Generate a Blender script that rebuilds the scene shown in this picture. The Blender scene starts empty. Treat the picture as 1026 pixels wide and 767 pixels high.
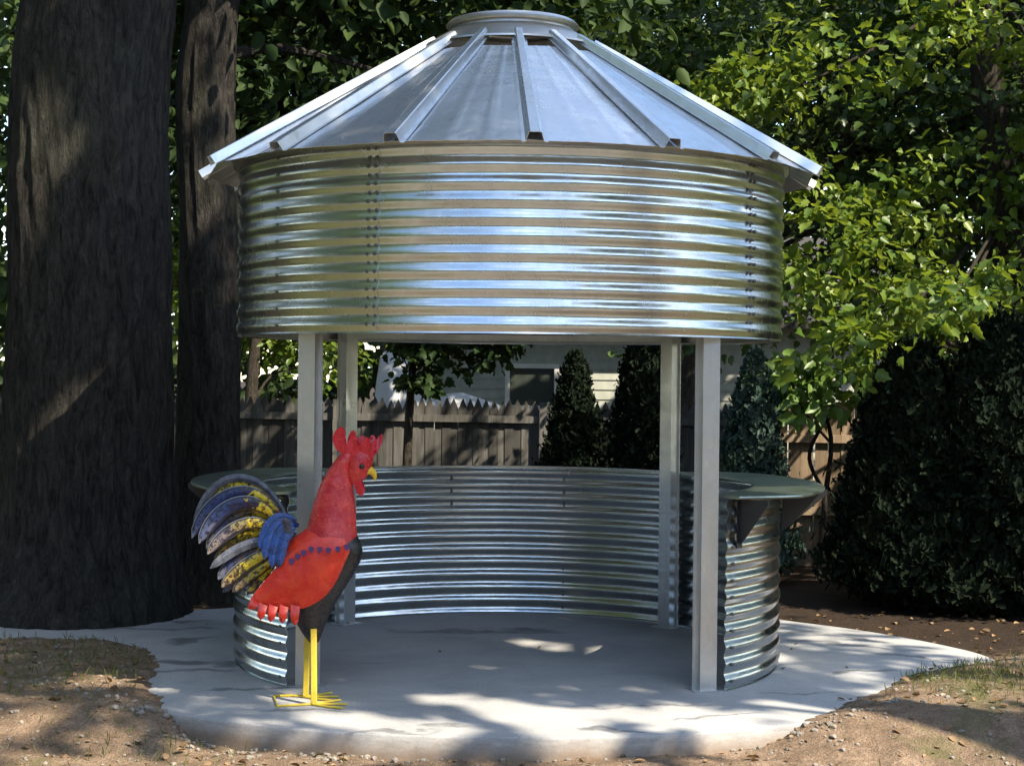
import bpy, bmesh, math, random
import numpy as np
from mathutils import Vector, noise as mnoise

random.seed(4)
rng = np.random.default_rng(11)
PI = math.pi
C = bpy.context.scene.collection
S = bpy.context.scene

# ------------------------------------------------------------------ basics
CAM = (0.0, -11.1, 1.92)
R = 1.83                      # bin radius
Z0, Z1 = 2.135, 3.25          # upper ring
WALL_H = 1.16
FPX = 1632.0

AZ, EL = math.radians(52), math.radians(45)     # sun to the right of and behind the camera
SUN = Vector((math.sin(AZ)*math.cos(EL), -math.cos(AZ)*math.cos(EL), math.sin(EL)))

def at(px, py, D):
    """a point seen at (px, py) standing D metres from the lens"""
    return ((px - 510) * D / FPX, D - 11.1, 1.92 - (py - 372) * D / FPX)

def tag(o, label=None, cat=None, group=None, kind=None):
    if label: o['label'] = label
    if cat: o['category'] = cat
    if group: o['group'] = group
    if kind: o['kind'] = kind
    return o

def empty(name, loc, rz=0.0):
    o = bpy.data.objects.new(name, None)
    o.empty_display_size = 0.2
    o.location = loc
    o.rotation_euler = (0, 0, rz)
    C.objects.link(o)
    return o

def link(name, me, mats, parent=None, smooth=False):
    o = bpy.data.objects.new(name, me)
    for m in (mats if isinstance(mats, (list, tuple)) else [mats]):
        me.materials.append(m)
    C.objects.link(o)
    if parent is not None:
        o.parent = parent
    if smooth:
        me.polygons.foreach_set('use_smooth', [True] * len(me.polygons))
    return o

class MB:
    """collects faces, then links them as one mesh object"""
    def __init__(s):
        s.v, s.f, s.m = [], [], []
    def add(s, vs, fs, m=0):
        b = len(s.v)
        s.v += [tuple(p) for p in vs]
        s.f += [tuple(i + b for i in f) for f in fs]
        s.m += [m] * len(fs)
    def box(s, lo, hi, m=0, bev=0.0):
        x0, y0, z0 = lo; x1, y1, z1 = hi
        if bev:
            b = min(bev, (x1-x0)*.4, (y1-y0)*.4)
            q = [(x0+b, y0), (x1-b, y0), (x1, y0+b), (x1, y1-b), (x1-b, y1), (x0+b, y1), (x0, y1-b), (x0, y0+b)]
        else:
            q = [(x0, y0), (x1, y0), (x1, y1), (x0, y1)]
        s.prism(q, z0, z1, m)
    def prism(s, q, z0, z1, m=0):
        n = len(q)
        vs = [(x, y, z0) for x, y in q] + [(x, y, z1) for x, y in q]
        fs = [(i, (i+1) % n, n+(i+1) % n, n+i) for i in range(n)]
        fs += [tuple(range(n))[::-1], tuple(range(n, 2*n))]
        s.add(vs, fs, m)
    def tube(s, pts, rad, n=8, m=0, cap=True, jitter=0.0):
        pts = [Vector(p) for p in pts]
        k = len(pts)
        rad = rad if isinstance(rad, (list, tuple)) else [rad] * k
        vs, up = [], None
        for i, p in enumerate(pts):
            t = (pts[min(i+1, k-1)] - pts[max(i-1, 0)]).normalized()
            if up is None:
                a = Vector((0, 0, 1)) if abs(t.z) < .9 else Vector((1, 0, 0))
                up = t.cross(a).normalized()
            up = (up - t * up.dot(t)).normalized()
            w = t.cross(up)
            for j in range(n):
                a = 2*PI*j/n
                r = rad[i] * (1 + jitter * (random.random() - .5))
                vs.append(p + up * (math.cos(a)*r) + w * (math.sin(a)*r))
        fs = [(i*n+j, i*n+(j+1) % n, (i+1)*n+(j+1) % n, (i+1)*n+j) for i in range(k-1) for j in range(n)]
        if cap:
            fs += [tuple(range(n))[::-1], tuple(range((k-1)*n, k*n))]
        s.add(vs, fs, m)
    def loft(s, rings, m=0, cap=True):
        n = len(rings[0]); vs = [p for r in rings for p in r]; k = len(rings)
        fs = [(i*n+j, i*n+(j+1) % n, (i+1)*n+(j+1) % n, (i+1)*n+j) for i in range(k-1) for j in range(n)]
        if cap:
            fs += [tuple(range(n))[::-1], tuple(range((k-1)*n, k*n))]
        s.add(vs, fs, m)
    def grid(s, rows, m=0, closed=False):
        n = len(rows[0]); k = len(rows); vs = [p for r in rows for p in r]
        fs = []
        for i in range(k-1):
            for j in range(n if closed else n-1):
                fs.append((i*n+j, i*n+(j+1) % n, (i+1)*n+(j+1) % n, (i+1)*n+j))
        s.add(vs, fs, m)
    def build(s, name, mats, parent=None, smooth=False, offset=(0, 0, 0), thick=0.0, fix=True):
        me = bpy.data.meshes.new(name)
        o3 = Vector(offset)
        me.from_pydata([tuple(Vector(p) - o3) for p in s.v], [], s.f)
        ob = link(name, me, mats, parent, False)
        me.polygons.foreach_set('material_index', s.m)
        if fix:
            bm = bmesh.new(); bm.from_mesh(me)
            bmesh.ops.recalc_face_normals(bm, faces=bm.faces)
            bm.to_mesh(me); bm.free()
        if smooth:
            me.polygons.foreach_set('use_smooth', [True] * len(me.polygons))
            try:
                me.set_sharp_from_angle(angle=math.radians(40))
            except Exception:
                pass
        if thick:
            md = ob.modifiers.new('thickness', 'SOLIDIFY'); md.thickness = thick; md.offset = 0
            if smooth:
                es = ob.modifiers.new('crisp_edges', 'EDGE_SPLIT'); es.split_angle = math.radians(42)
        return ob

# ------------------------------------------------------------------ materials
def nmat(name):
    m = bpy.data.materials.new(name); m.use_nodes = True
    nt = m.node_tree
    b = nt.nodes['Principled BSDF']
    return m, nt, b

def N(nt, t, **kw):
    n = nt.nodes.new(t)
    for k, v in kw.items():
        if k.startswith('i_'):
            n.inputs[k[2:].replace('_', ' ')].default_value = v
        else:
            setattr(n, k, v)
    return n

def ramp(nt, fac, stops):
    r = nt.nodes.new('ShaderNodeValToRGB')
    e = r.color_ramp.elements
    e[0].position, e[0].color = stops[0][0], (*stops[0][1], 1)
    e[1].position, e[1].color = stops[-1][0], (*stops[-1][1], 1)
    for p, c in stops[1:-1]:
        x = e.new(p); x.color = (*c, 1)
    nt.links.new(fac, r.inputs['Fac'])
    return r.outputs['Color']

def coords(nt, kind='Object', scale=(1, 1, 1)):
    tc = nt.nodes.new('ShaderNodeTexCoord')
    mp = nt.nodes.new('ShaderNodeMapping'); mp.inputs['Scale'].default_value = scale
    nt.links.new(tc.outputs[kind], mp.inputs['Vector'])
    return mp.outputs['Vector']

def noise_(nt, vec, scale, detail=6, rough=.6, dist=0.0):
    n = nt.nodes.new('ShaderNodeTexNoise')
    n.inputs['Scale'].default_value = scale; n.inputs['Detail'].default_value = detail
    n.inputs['Roughness'].default_value = rough; n.inputs['Distortion'].default_value = dist
    nt.links.new(vec, n.inputs['Vector'])
    return n.outputs['Fac']

def mixc(nt, fac, a, b, mode='MIX'):
    m = nt.nodes.new('ShaderNodeMix'); m.data_type = 'RGBA'; m.blend_type = mode
    def put(sock, v):
        if hasattr(v, 'is_linked') or hasattr(v, 'links'): nt.links.new(v, sock)
        elif isinstance(v, (int, float)): sock.default_value = v
        else: sock.default_value = (*v, 1)
    put(m.inputs[0], fac); put(m.inputs[6], a); put(m.inputs[7], b)
    return m.outputs[2]

def math_(nt, op, a, b=None, c=None):
    n = nt.nodes.new('ShaderNodeMath'); n.operation = op
    for i, v in enumerate((a, b, c)):
        if v is None: continue
        if isinstance(v, (int, float)): n.inputs[i].default_value = v
        else: nt.links.new(v, n.inputs[i])
    return n.outputs[0]

def maprange(nt, v, a, b, c, d):
    n = nt.nodes.new('ShaderNodeMapRange')
    for i, x in zip((1, 2, 3, 4), (a, b, c, d)): n.inputs[i].default_value = x
    nt.links.new(v, n.inputs[0])
    return n.outputs[0]

def bump(nt, b, h, strength=.3, dist=.02):
    n = nt.nodes.new('ShaderNodeBump'); n.inputs['Strength'].default_value = strength
    n.inputs['Distance'].default_value = dist
    nt.links.new(h, n.inputs['Height']); nt.links.new(n.outputs['Normal'], b.inputs['Normal'])

def galvanised(name, base=(.58, .61, .62), r0=.13, r1=.30, spangle=26., grime=.35, streak=0.0, metal=1.0):
    m, nt, b = nmat(name)
    v = coords(nt)
    vo = nt.nodes.new('ShaderNodeTexVoronoi'); vo.inputs['Scale'].default_value = spangle
    nt.links.new(v, vo.inputs['Vector'])
    sp = maprange(nt, vo.outputs['Color'], 0, 1, -.5, .5)
    big = noise_(nt, v, 2.3, 6, .65, .6)
    v2 = coords(nt, 'Object', (9, 9, .9))
    st = noise_(nt, v2, 1.6, 5, .7)
    g = maprange(nt, big, .42, .75, 0, grime)
    if streak:
        g = math_(nt, 'MAXIMUM', g, maprange(nt, st, .5, .8, 0, streak))
    col = mixc(nt, g, base, tuple(c*.45 for c in base))
    col = mixc(nt, maprange(nt, vo.outputs['Color'], 0, 1, 0, .22), col, tuple(c*.72 for c in base))
    nt.links.new(col, b.inputs['Base Color'])
    b.inputs['Metallic'].default_value = metal
    if streak: big = math_(nt, 'ADD', math_(nt, 'MULTIPLY', big, .55), math_(nt, 'MULTIPLY', st, .45))
    rr = math_(nt, 'ADD', maprange(nt, big, .3, .75, r0, r1), math_(nt, 'MULTIPLY', sp, .06))
    nt.links.new(rr, b.inputs['Roughness'])
    dent = noise_(nt, coords(nt, 'Object', (1, 1, 2.2)), 3.2, 3, .55)
    bump(nt, b, dent, .22, .016)
    return m

M = {}
M['steel'] = galvanised('galvanised_steel', (.60, .63, .63), .16, .33, 24, .5, .35)
M['steel_wall'] = galvanised('galvanised_wall_steel', (.57, .60, .60), .15, .29, 26, .4, .3)
M['steel_roof'] = galvanised('galvanised_roof_steel', (.70, .72, .73), .10, .30, 22, .45, .6, .68)
M['steel_post'] = galvanised('galvanised_post_steel', (.62, .63, .62), .26, .42, 30, .4, .4, .8)
M['steel_counter'] = galvanised('weathered_counter_steel', (.29, .34, .30), .3, .5, 18, .5)
M['steel_cap'] = galvanised('aged_cap_steel', (.60, .58, .54), .32, .5, 30, .6, .4)

m, nt, b = nmat('black_bracket_paint')
b.inputs['Base Color'].default_value = (.012, .013, .014, 1); b.inputs['Roughness'].default_value = .45
M['black'] = m
m, nt, b = nmat('bolt_metal')
b.inputs['Base Color'].default_value = (.17, .17, .17, 1); b.inputs['Metallic'].default_value = 1; b.inputs['Roughness'].default_value = .45
M['bolt'] = m

def concrete():
    m, nt, b = nmat('broom_finished_concrete')
    v = coords(nt)
    big = noise_(nt, v, 1.1, 8, .62, .5)
    fine = noise_(nt, v, 60, 6, .7)
    mid = noise_(nt, v, 5.5, 6, .65, .4)
    col = ramp(nt, big, [(.3, (.26, .265, .27)), (.5, (.35, .35, .347)), (.72, (.41, .405, .40))])
    col = mixc(nt, maprange(nt, mid, .5, .8, 0, .4), col, (.27, .275, .28))
    col = mixc(nt, maprange(nt, fine, .35, .7, 0, .35), col, (.25, .25, .25), 'MULTIPLY')
    # damp marks with shapes of their own
    wob = nt.nodes.new('ShaderNodeTexNoise'); wob.inputs['Scale'].default_value = 3.2; wob.inputs['Detail'].default_value = 5
    nt.links.new(v, wob.inputs['Vector'])
    sub = nt.nodes.new('ShaderNodeVectorMath'); sub.operation = 'MULTIPLY_ADD'
    sub.inputs[1].default_value = (.55, .55, 0); sub.inputs[2].default_value = (-.275, -.275, 0)
    nt.links.new(wob.outputs['Color'], sub.inputs[0])
    addv = nt.nodes.new('ShaderNodeVectorMath'); addv.operation = 'ADD'
    nt.links.new(v, addv.inputs[0]); nt.links.new(sub.outputs[0], addv.inputs[1])
    tot = None
    for (x, y, a, bb, rot) in STAINS:
        mp = nt.nodes.new('ShaderNodeMapping'); mp.vector_type = 'TEXTURE'
        mp.inputs['Location'].default_value = (x, y, 0); mp.inputs['Rotation'].default_value = (0, 0, rot)
        mp.inputs['Scale'].default_value = (a, bb, 1000)
        nt.links.new(addv.outputs[0], mp.inputs['Vector'])
        ln = nt.nodes.new('ShaderNodeVectorMath'); ln.operation = 'LENGTH'
        nt.links.new(mp.outputs[0], ln.inputs[0])
        k = maprange(nt, ln.outputs['Value'], .7, 1.1, 1, 0)
        tot = k if tot is None else math_(nt, 'MAXIMUM', tot, k)
    tot = math_(nt, 'MULTIPLY', tot, maprange(nt, mid, .3, .6, .35, .95))
    col = mixc(nt, math_(nt, 'MULTIPLY', tot, .9), col, (.10, .105, .11))
    sz = nt.nodes.new('ShaderNodeSeparateXYZ'); nt.links.new(v, sz.inputs[0])
    soil = maprange(nt, math_(nt, 'ADD', sz.outputs['Z'], math_(nt, 'MULTIPLY', math_(nt, 'SUBTRACT', mid, .5), .16)), -.02, -.11, 0, .85)
    col = mixc(nt, maprange(nt, sz.outputs['Z'], -.004, -.016, 0, .55), col, mixc(nt, maprange(nt, noise_(nt, coords(nt, 'Object', (1, 1, 4)), 9, 6, .7), .35, .7, 0, 1), (.16, .15, .14), (.34, .33, .31)))
    col = mixc(nt, soil, col, (.20, .145, .10))
    nt.links.new(col, b.inputs['Base Color'])
    b.inputs['Roughness'].default_value = .72
    b.inputs['Specular IOR Level'].default_value = .35
    bump(nt, b, math_(nt, 'ADD', fine, math_(nt, 'MULTIPLY', mid, 2.)), .25, .006)
    return m
STAINS = [(-2.55, .9, .5, .05, .1), (-2.25, .35, .22, .12, .3), (-1.95, -.45, .55, .12, -.1), (-2.0, -.75, .35, .07, .2),
          (2.35, .55, .5, .05, -.5), (2.15, 1.0, .14, .08, .2), (2.75, .05, .35, .04, -.4), (1.75, -1.25, .3, .03, .1),
          (-.35, -2.3, .16, .1, 0), (-1.15, -1.95, .2, .05, .1), (-.9, -.4, .07, .035, 0), (2.1, .15, .3, .02, -.3), (.55, -2.35, .12, .04, .2),
          (1.2, -2.0, .25, .03, .15), (-.2, .95, .7, .12, .05), (-2.6, 1.25, .4, .05, .2), (-1.5, -1.3, .35, .05, .15), (2.5, .8, .35, .05, -.6), (.9, -1.7, .5, .035, .1), (-.7, -2.45, .3, .05, .05), (2.3, -.55, .25, .06, .3)]
M['concrete'] = concrete()

def ground_mat():
    m, nt, b = nmat('dry_dirt_with_thin_grass')
    v = coords(nt)
    n1 = noise_(nt, v, .55, 8, .65, .4)
    n2 = noise_(nt, v, 7, 8, .7, .3)
    n3 = noise_(nt, v, 70, 5, .7)
    dirt = ramp(nt, n2, [(.28, (.10, .068, .042)), (.5, (.22, .15, .098)), (.66, (.34, .24, .165)), (.8, (.42, .33, .24))])
    n4 = noise_(nt, v, 190, 4, .75)
    dirt = mixc(nt, maprange(nt, n3, .42, .66, 0, .7), dirt, (.085, .06, .042))
    dirt = mixc(nt, maprange(nt, n4, .54, .66, 0, .7), dirt, (.42, .36, .28))
    dirt = mixc(nt, maprange(nt, n4, .46, .34, 0, .7), dirt, (.05, .038, .028))
    grass = mixc(nt, maprange(nt, n3, .3, .7, 0, 1), (.05, .075, .02), (.12, .12, .045))
    sep = nt.nodes.new('ShaderNodeSeparateXYZ'); nt.links.new(v, sep.inputs[0])
    far = math_(nt, 'ADD', maprange(nt, math_(nt, 'ABSOLUTE', math_(nt, 'SUBTRACT', sep.outputs['X'], 1.5)), 4.5, 7, 0, .3), maprange(nt, sep.outputs['Y'], -12, -16, 0, .3))
    gm = maprange(nt, math_(nt, 'ADD', n1, far), .54, .64, 0, .85)
    col = mixc(nt, gm, dirt, grass)
    yard = maprange(nt, math_(nt, 'ADD', sep.outputs['Y'], math_(nt, 'MULTIPLY', math_(nt, 'SUBTRACT', n1, .5), 3)), -3.6, -5.2, 0, .75)
    yard = math_(nt, 'MULTIPLY', yard, maprange(nt, n1, .62, .5, 0.1, 1))
    col = mixc(nt, yard, col, mixc(nt, n3, (.14, .13, .12), (.34, .315, .285)))  # unseen near ground greyed so the ring mirrors more silver than tan
    # dark bark mulch behind the pad
    mul = math_(nt, 'ADD', math_(nt, 'MULTIPLY', math_(nt, 'SUBTRACT', sep.outputs['Y'], maprange(nt, sep.outputs['X'], 4.4, 6.5, 0, 9)), .5), math_(nt, 'MULTIPLY', math_(nt, 'SUBTRACT', n2, .5), 1.2))
    col = mixc(nt, maprange(nt, mul, .1, .45, 0, 1), col, mixc(nt, n3, (.012, .009, .007), (.06, .042, .03)))
    nt.links.new(col, b.inputs['Base Color'])
    b.inputs['Roughness'].default_value = .95; b.inputs['Specular IOR Level'].default_value = .1
    bump(nt, b, math_(nt, 'ADD', n3, math_(nt, 'MULTIPLY', n2, 3)), .7, .03)
    return m
M['ground'] = ground_mat()

def bark(name, dark, light, sc=1.0):
    m, nt, b = nmat(name)
    v = coords(nt, 'Object', (1, 1, .26))
    n1 = noise_(nt, v, 17*sc, 8, .72, .9)
    n2 = noise_(nt, coords(nt, 'Object', (1, 1, .35)), 45*sc, 5, .7)
    n3 = noise_(nt, coords(nt), 1.3, 4, .6)
    col = ramp(nt, n1, [(.36, dark), (.52, tuple((a+c)/2 for a, c in zip(dark, light))), (.68, light)])
    col = mixc(nt, maprange(nt, n2, .4, .7, 0, .5), col, dark)
    col = mixc(nt, maprange(nt, n3, .5, .72, 0, .35), col, (.05, .062, .035))
    nt.links.new(col, b.inputs['Base Color'])
    b.inputs['Roughness'].default_value = .92; b.inputs['Specular IOR Level'].default_value = .15
    bump(nt, b, math_(nt, 'ADD', math_(nt, 'MULTIPLY', n1, 2.2), n2), .9, .05)
    return m
M['bark'] = bark('deeply_furrowed_bark', (.013, .012, .011), (.088, .08, .07))
M['bark2'] = bark('grey_brown_bark', (.03, .025, .02), (.12, .10, .08), 2.2)

def leaf_mat(name, a, c, trans=.35, spec=.35, rough=.42):
    m, nt, b = nmat(name)
    at_ = nt.nodes.new('ShaderNodeAttribute'); at_.attribute_name = 'tone'
    col = ramp(nt, at_.outputs['Fac'], [(0, a), (.7, tuple((x+y)/2 for x, y in zip(a, c))), (1, c)])
    nt.links.new(col, b.inputs['Base Color'])
    b.inputs['Roughness'].default_value = rough; b.inputs['Specular IOR Level'].default_value = spec
    tr = nt.nodes.new('ShaderNodeBsdfTranslucent')
    tc = mixc(nt, .5, col, tuple(min(1, x*1.5) for x in (c[0]*1.15, c[1]*1.1, c[2]*.5)))
    nt.links.new(tc, tr.inputs['Color'])
    mx = nt.nodes.new('ShaderNodeMixShader'); mx.inputs[0].default_value = trans
    out = nt.nodes['Material Output']
    nt.links.new(b.outputs[0], mx.inputs[1]); nt.links.new(tr.outputs[0], mx.inputs[2]); nt.links.new(mx.outputs[0], out.inputs['Surface'])
    return m
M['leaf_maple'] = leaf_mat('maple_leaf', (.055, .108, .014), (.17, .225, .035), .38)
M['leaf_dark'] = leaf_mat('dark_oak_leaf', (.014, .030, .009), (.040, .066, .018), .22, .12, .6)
M['leaf_mid'] = leaf_mat('shaded_maple_leaf', (.020, .048, .010), (.062, .102, .022), .3)  # darker copy of the maple leaf, with shade put into its colour
M['leaf_bright'] = leaf_mat('bright_shrub_leaf', (.085, .16, .03), (.17, .26, .06), .38)
M['leaf_wood'] = leaf_mat('woodland_leaf', (.014, .028, .009), (.05, .072, .018), .22, .12, .6)
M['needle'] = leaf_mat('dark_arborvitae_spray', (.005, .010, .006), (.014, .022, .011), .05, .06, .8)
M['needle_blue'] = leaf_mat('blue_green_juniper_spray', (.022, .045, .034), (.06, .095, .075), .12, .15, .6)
M['grass'] = leaf_mat('grass_blade', (.07, .11, .025), (.20, .20, .08), .3, .2, .6)
M['litter'] = leaf_mat('dead_leaf', (.09, .055, .03), (.30, .20, .11), .1, .15, .8)

def paint(name, col, rough=.38, wear=None, mix=None, scale=14., bmp=.35):
    m, nt, b = nmat(name)
    v = coords(nt)
    n1 = noise_(nt, v, scale, 6, .7, .6)
    n2 = noise_(nt, v, scale*4, 5, .7)
    c = mixc(nt, maprange(nt, n1, .42, .66, 0, 1), col, mix) if mix else mixc(nt, 0., col, col)
    if wear: c = mixc(nt, maprange(nt, n2, .60, .68, 0, .8), c, wear)
    nt.links.new(c, b.inputs['Base Color'])
    b.inputs['Roughness'].default_value = rough
    nt.links.new(maprange(nt, n2, .3, .7, rough*.75, min(1, rough*1.5)), b.inputs['Roughness'])
    bump(nt, b, math_(nt, 'ADD', n1, math_(nt, 'MULTIPLY', n2, .3)), bmp, .012)
    return m
M['red'] = paint('red_wing_paint', (.58, .020, .012), .22, (.16, .012, .01), (.72, .06, .022), 10, .5)
M['red_neck'] = paint('red_neck_paint', (.42, .008, .014), .22, (.72, .20, .06), (.62, .05, .04), 16, .6)
M['red_comb'] = paint('crimson_comb_paint', (.46, .006, .016), .24, (.16, .004, .01), (.60, .03, .05), 18)
M['pblack'] = paint('black_breast_paint', (.007, .007, .007), .26, (.20, .06, .045), (.016, .013, .013), 16, .5)
M['yellow'] = paint('yellow_leg_paint', (.58, .43, .035), .42, (.25, .14, .03), (.50, .36, .03), 20)
M['beak'] = paint('yellow_beak_paint', (.70, .45, .02), .4, None, (.62, .38, .02))
M['blue'] = paint('blue_saddle_paint', (.016, .06, .24), .28, (.22, .28, .4), (.008, .012, .04), 22)
M['dot'] = paint('blue_scallop_paint', (.07, .03, .13), .4, (.3, .02, .02))
M['grey_edge'] = paint('bare_steel_edge', (.09, .10, .125), .5, (.04, .03, .03), (.02, .022, .04), 20)

def feather_mat():
    m, nt, b = nmat('painted_tail_feather')
    a = nt.nodes.new('ShaderNodeAttribute'); a.attribute_name = 'along'
    k = nt.nodes.new('ShaderNodeAttribute'); k.attribute_name = 'hue'
    v = coords(nt)
    n1 = noise_(nt, v, 17, 6, .7, .8)
    n2 = noise_(nt, v, 42, 5, .7)
    t = math_(nt, 'ADD', a.outputs['Fac'], math_(nt, 'MULTIPLY', math_(nt, 'SUBTRACT', n1, .5), 1.1))
    A = ramp(nt, t, [(.02, (.12, .02, .015)), (.16, (.55, .38, .015)), (.34, (.60, .43, .02)), (.42, (.04, .015, .015)), (.56, (.012, .022, .085)), (.8, (.03, .05, .14)), (1, (.09, .10, .15))])
    B = ramp(nt, t, [(.02, (.14, .03, .02)), (.28, (.60, .45, .03)), (.62, (.62, .47, .03)), (.74, (.045, .03, .03)), (.88, (.42, .28, .04)), (1, (.2, .15, .11))])
    c = mixc(nt, k.outputs['Fac'], A, B)
    c = mixc(nt, maprange(nt, n2, .50, .57, 0, .9), c, (.012, .008, .010))
    rim = nt.nodes.new('ShaderNodeAttribute'); rim.attribute_name = 'rim'
    c = mixc(nt, maprange(nt, math_(nt, 'ADD', rim.outputs['Fac'], math_(nt, 'MULTIPLY', math_(nt, 'SUBTRACT', n1, .5), .7)), .58, .74, 0, .9), c, (.012, .011, .014))
    lt_ = nt.nodes.new('ShaderNodeAttribute'); lt_.attribute_name = 'lip'
    c = mixc(nt, maprange(nt, lt_.outputs['Fac'], .82, .95, 0, .8), c, (.20, .21, .23))
    nt.links.new(c, b.inputs['Base Color']); b.inputs['Roughness'].default_value = .3; b.inputs['Specular IOR Level'].default_value = .35
    bump(nt, b, n2, .2, .006)
    return m
M['feather'] = feather_mat()

def wood(name, a, c, sc=1.0):
    m, nt, b = nmat(name)
    v = coords(nt, 'Object', (1, 1, .07))
    n1 = noise_(nt, v, 26*sc, 7, .68, .5)
    n2 = noise_(nt, coords(nt), 1.4, 5, .6)
    vo = nt.nodes.new('ShaderNodeAttribute'); vo.attribute_name = 'tone'
    col = ramp(nt, n1, [(.33, a), (.7, c)])
    col = mixc(nt, maprange(nt, n2, .45, .75, 0, .55), col, tuple(x*.55 for x in a))
    col = mixc(nt, maprange(nt, vo.outputs['Fac'], 0, 1, .0, .8), col, tuple(x*.6 for x in a))
    nt.links.new(col, b.inputs['Base Color'])
    b.inputs['Roughness'].default_value = .88; b.inputs['Specular IOR Level'].default_value = .15
    bump(nt, b, n1, .5, .01)
    return m
M['wood'] = wood('weathered_grey_cedar', (.066, .065, .06), (.165, .16, .148))
M['wood_tan'] = wood('tan_fence_board', (.20, .145, .095), (.40, .31, .22))

def simple(name, col, rough=.7, metal=0, sc=6, var=.7):
    m, nt, b = nmat(name)
    n1 = noise_(nt, coords(nt), sc, 6, .65)
    nt.links.new(mixc(nt, maprange(nt, n1, .3, .75, 0, 1), col, tuple(x*var for x in col)), b.inputs['Base Color'])
    b.inputs['Roughness'].default_value = rough; b.inputs['Metallic'].default_value = metal
    return m
M['siding'] = simple('pale_grey_green_siding', (.38, .40, .35))
M['trim'] = simple('white_window_trim', (.70, .70, .66), .5)
M['roofing'] = simple('dark_roof_shingle', (.05, .047, .045), .9, 0, 30, .5)
M['tarp'] = simple('white_tarp_cloth', (.40, .42, .44), .6, 0, 4, .85)
M['stone'] = simple('pale_rubble_stone', (.27, .24, .20), .9, 0, 9, .35)
m, nt, b = nmat('dark_window_glass')
b.inputs['Base Color'].default_value = (.045, .055, .048, 1); b.inputs['Roughness'].default_value = .12
M['glass'] = m

# ------------------------------------------------------------------ ground and pad
def nz(x, y, s, seed=0.0):
    return mnoise.noise(Vector((x*s+seed, y*s-seed, seed*.37)))

_pa = [(179, 3.7), (173, 4.3), (166, 3.5), (144, 2.74), (120, 2.66), (90, 2.6), (60, 2.52), (29, 2.52), (10, 2.95), (-3, 3.3), (-12, 3.4), (-22, 3.3), (-35, 3.1), (-60, 2.95), (-90, 2.90), (-126, 3.02), (-160, 3.25)]
_pa = sorted(_pa); _pa = [(_pa[-1][0]-360, _pa[-1][1])] + _pa + [(_pa[0][0]+360, _pa[0][1])]
PAD_ANG = np.radians([p[0] for p in _pa]); PAD_R = np.array([p[1] for p in _pa])
def pad_r(a):
    return float(np.interp((a + PI) % (2*PI) - PI, PAD_ANG, PAD_R))
pad = MB()
NA = 360
rs = [pad_r(2*PI*i/NA - PI) for i in range(NA)]
for _ in range(10):
    rs = [(rs[i-1] + 2*rs[i] + rs[(i+1) % NA]) / 4 for i in range(NA)]
def ringpts(k, z, wob=0):
    return [(rs[i]*k*math.cos(2*PI*i/NA - PI) , .35 + rs[i]*k*math.sin(2*PI*i/NA - PI), z + (wob*nz(i*.3, 0, 1., 3.) if wob else 0)) for i in range(NA)]
rs = [r_ * (1 + .0016*nz(i*.9, 0, 1., 7.) + .0012*nz(i*2.3, 0, 1., 2.)) for i, r_ in enumerate(rs)]
pad.loft([ringpts(1.0, -.34), ringpts(1.001, -.10, .0), ringpts(1.0, -.010, .003), ringpts(.9985, -.002), ringpts(.995, 0)])
po = pad.build('concrete_pad', M['concrete'], smooth=True)
tag(po, 'round grey concrete pad with damp marks under the metal gazebo', 'concrete pad', kind='structure')

def terrain(x, y):
    d = math.hypot(x, y - .35)
    a = math.atan2(y - .35, x)
    pr = pad_r(a)
    h = -.125 + .035*nz(x, y, .5, 1) + .03*nz(x, y, 1.7, 2) + .016*nz(x, y, 6, 3)
    # soil heaped over the pad's left and right flanks
    def hump(px, py, sx, sy, amp):
        return amp * math.exp(-((x-px)/sx)**2 - ((y-py)/sy)**2)
    h += hump(-5.2, 0, 1.6, 3, .12) + hump(5.0, -1, 1.5, 2.4, .10) + .010*nz(x, y, 15, 4) + .007*nz(x, y, 31, 6)
    if y > 1.0: h += .03*min(1, (y-1))
    if d < pr - .25: h = -.2
    wob = .07*nz(x, y, 1.6, 9) + .05*nz(x, y, 7., 5) + .03*nz(x, y, 17., 4)
    xb = float(np.interp(y, [-2.6, -2.1, -1.25, -.3, .17, .4], [-1.75, -1.88, -2.1, -2.32, -2.55, -2.9]))
    xr = float(np.interp(y, [-2.6, -2.2, -1.25, -.66, -.25, .1], [1.35, 1.6, 2.2, 2.6, 3.1, 3.7]))
    for dd in (xb - x + wob, x - xr + wob):
        wn = min(1, max(0, (y + 2.75)/.7)) * min(1, max(0, (.42 - y)/.3))
        if dd > -.3:
            hh = -.2 + (.2 + min(.05, dd*.16)) * wn * min(1, (dd + .3)/.3) + .012*nz(x, y, 6, 3) + .01*nz(x, y, 14, 8)
            h = max(h, hh)
    return h

def coordline(lo, hi, fine_lo, fine_hi, step):
    a = list(np.arange(fine_lo, fine_hi + 1e-6, step))
    s, x = step, fine_lo
    left = []
    while x > lo:
        s *= 1.22; x -= s; left.append(x)
    s, x = step, fine_hi
    right = []
    while x < hi:
        s *= 1.22; x += s; right.append(x)
    return left[::-1] + a + right
gx = coordline(-220, 220, -5, 5, .05); gy = coordline(-220, 220, -4.2, 3.6, .05)
g = MB()
g.grid([[(x, y, terrain(x, y)) for x in gx] for y in gy])
go = g.build('ground', M['ground'], smooth=False, fix=False)
go.data.polygons.foreach_set('use_smooth', [True]*len(go.data.polygons))
tag(go, kind='structure')

# ------------------------------------------------------------------ gazebo
G = empty('grain_bin_gazebo', (0, 0, 0))
tag(G, 'round galvanised corrugated steel grain bin gazebo with ribbed conical roof', 'gazebo')
PITCH, AMP = .1016, .0078

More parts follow.
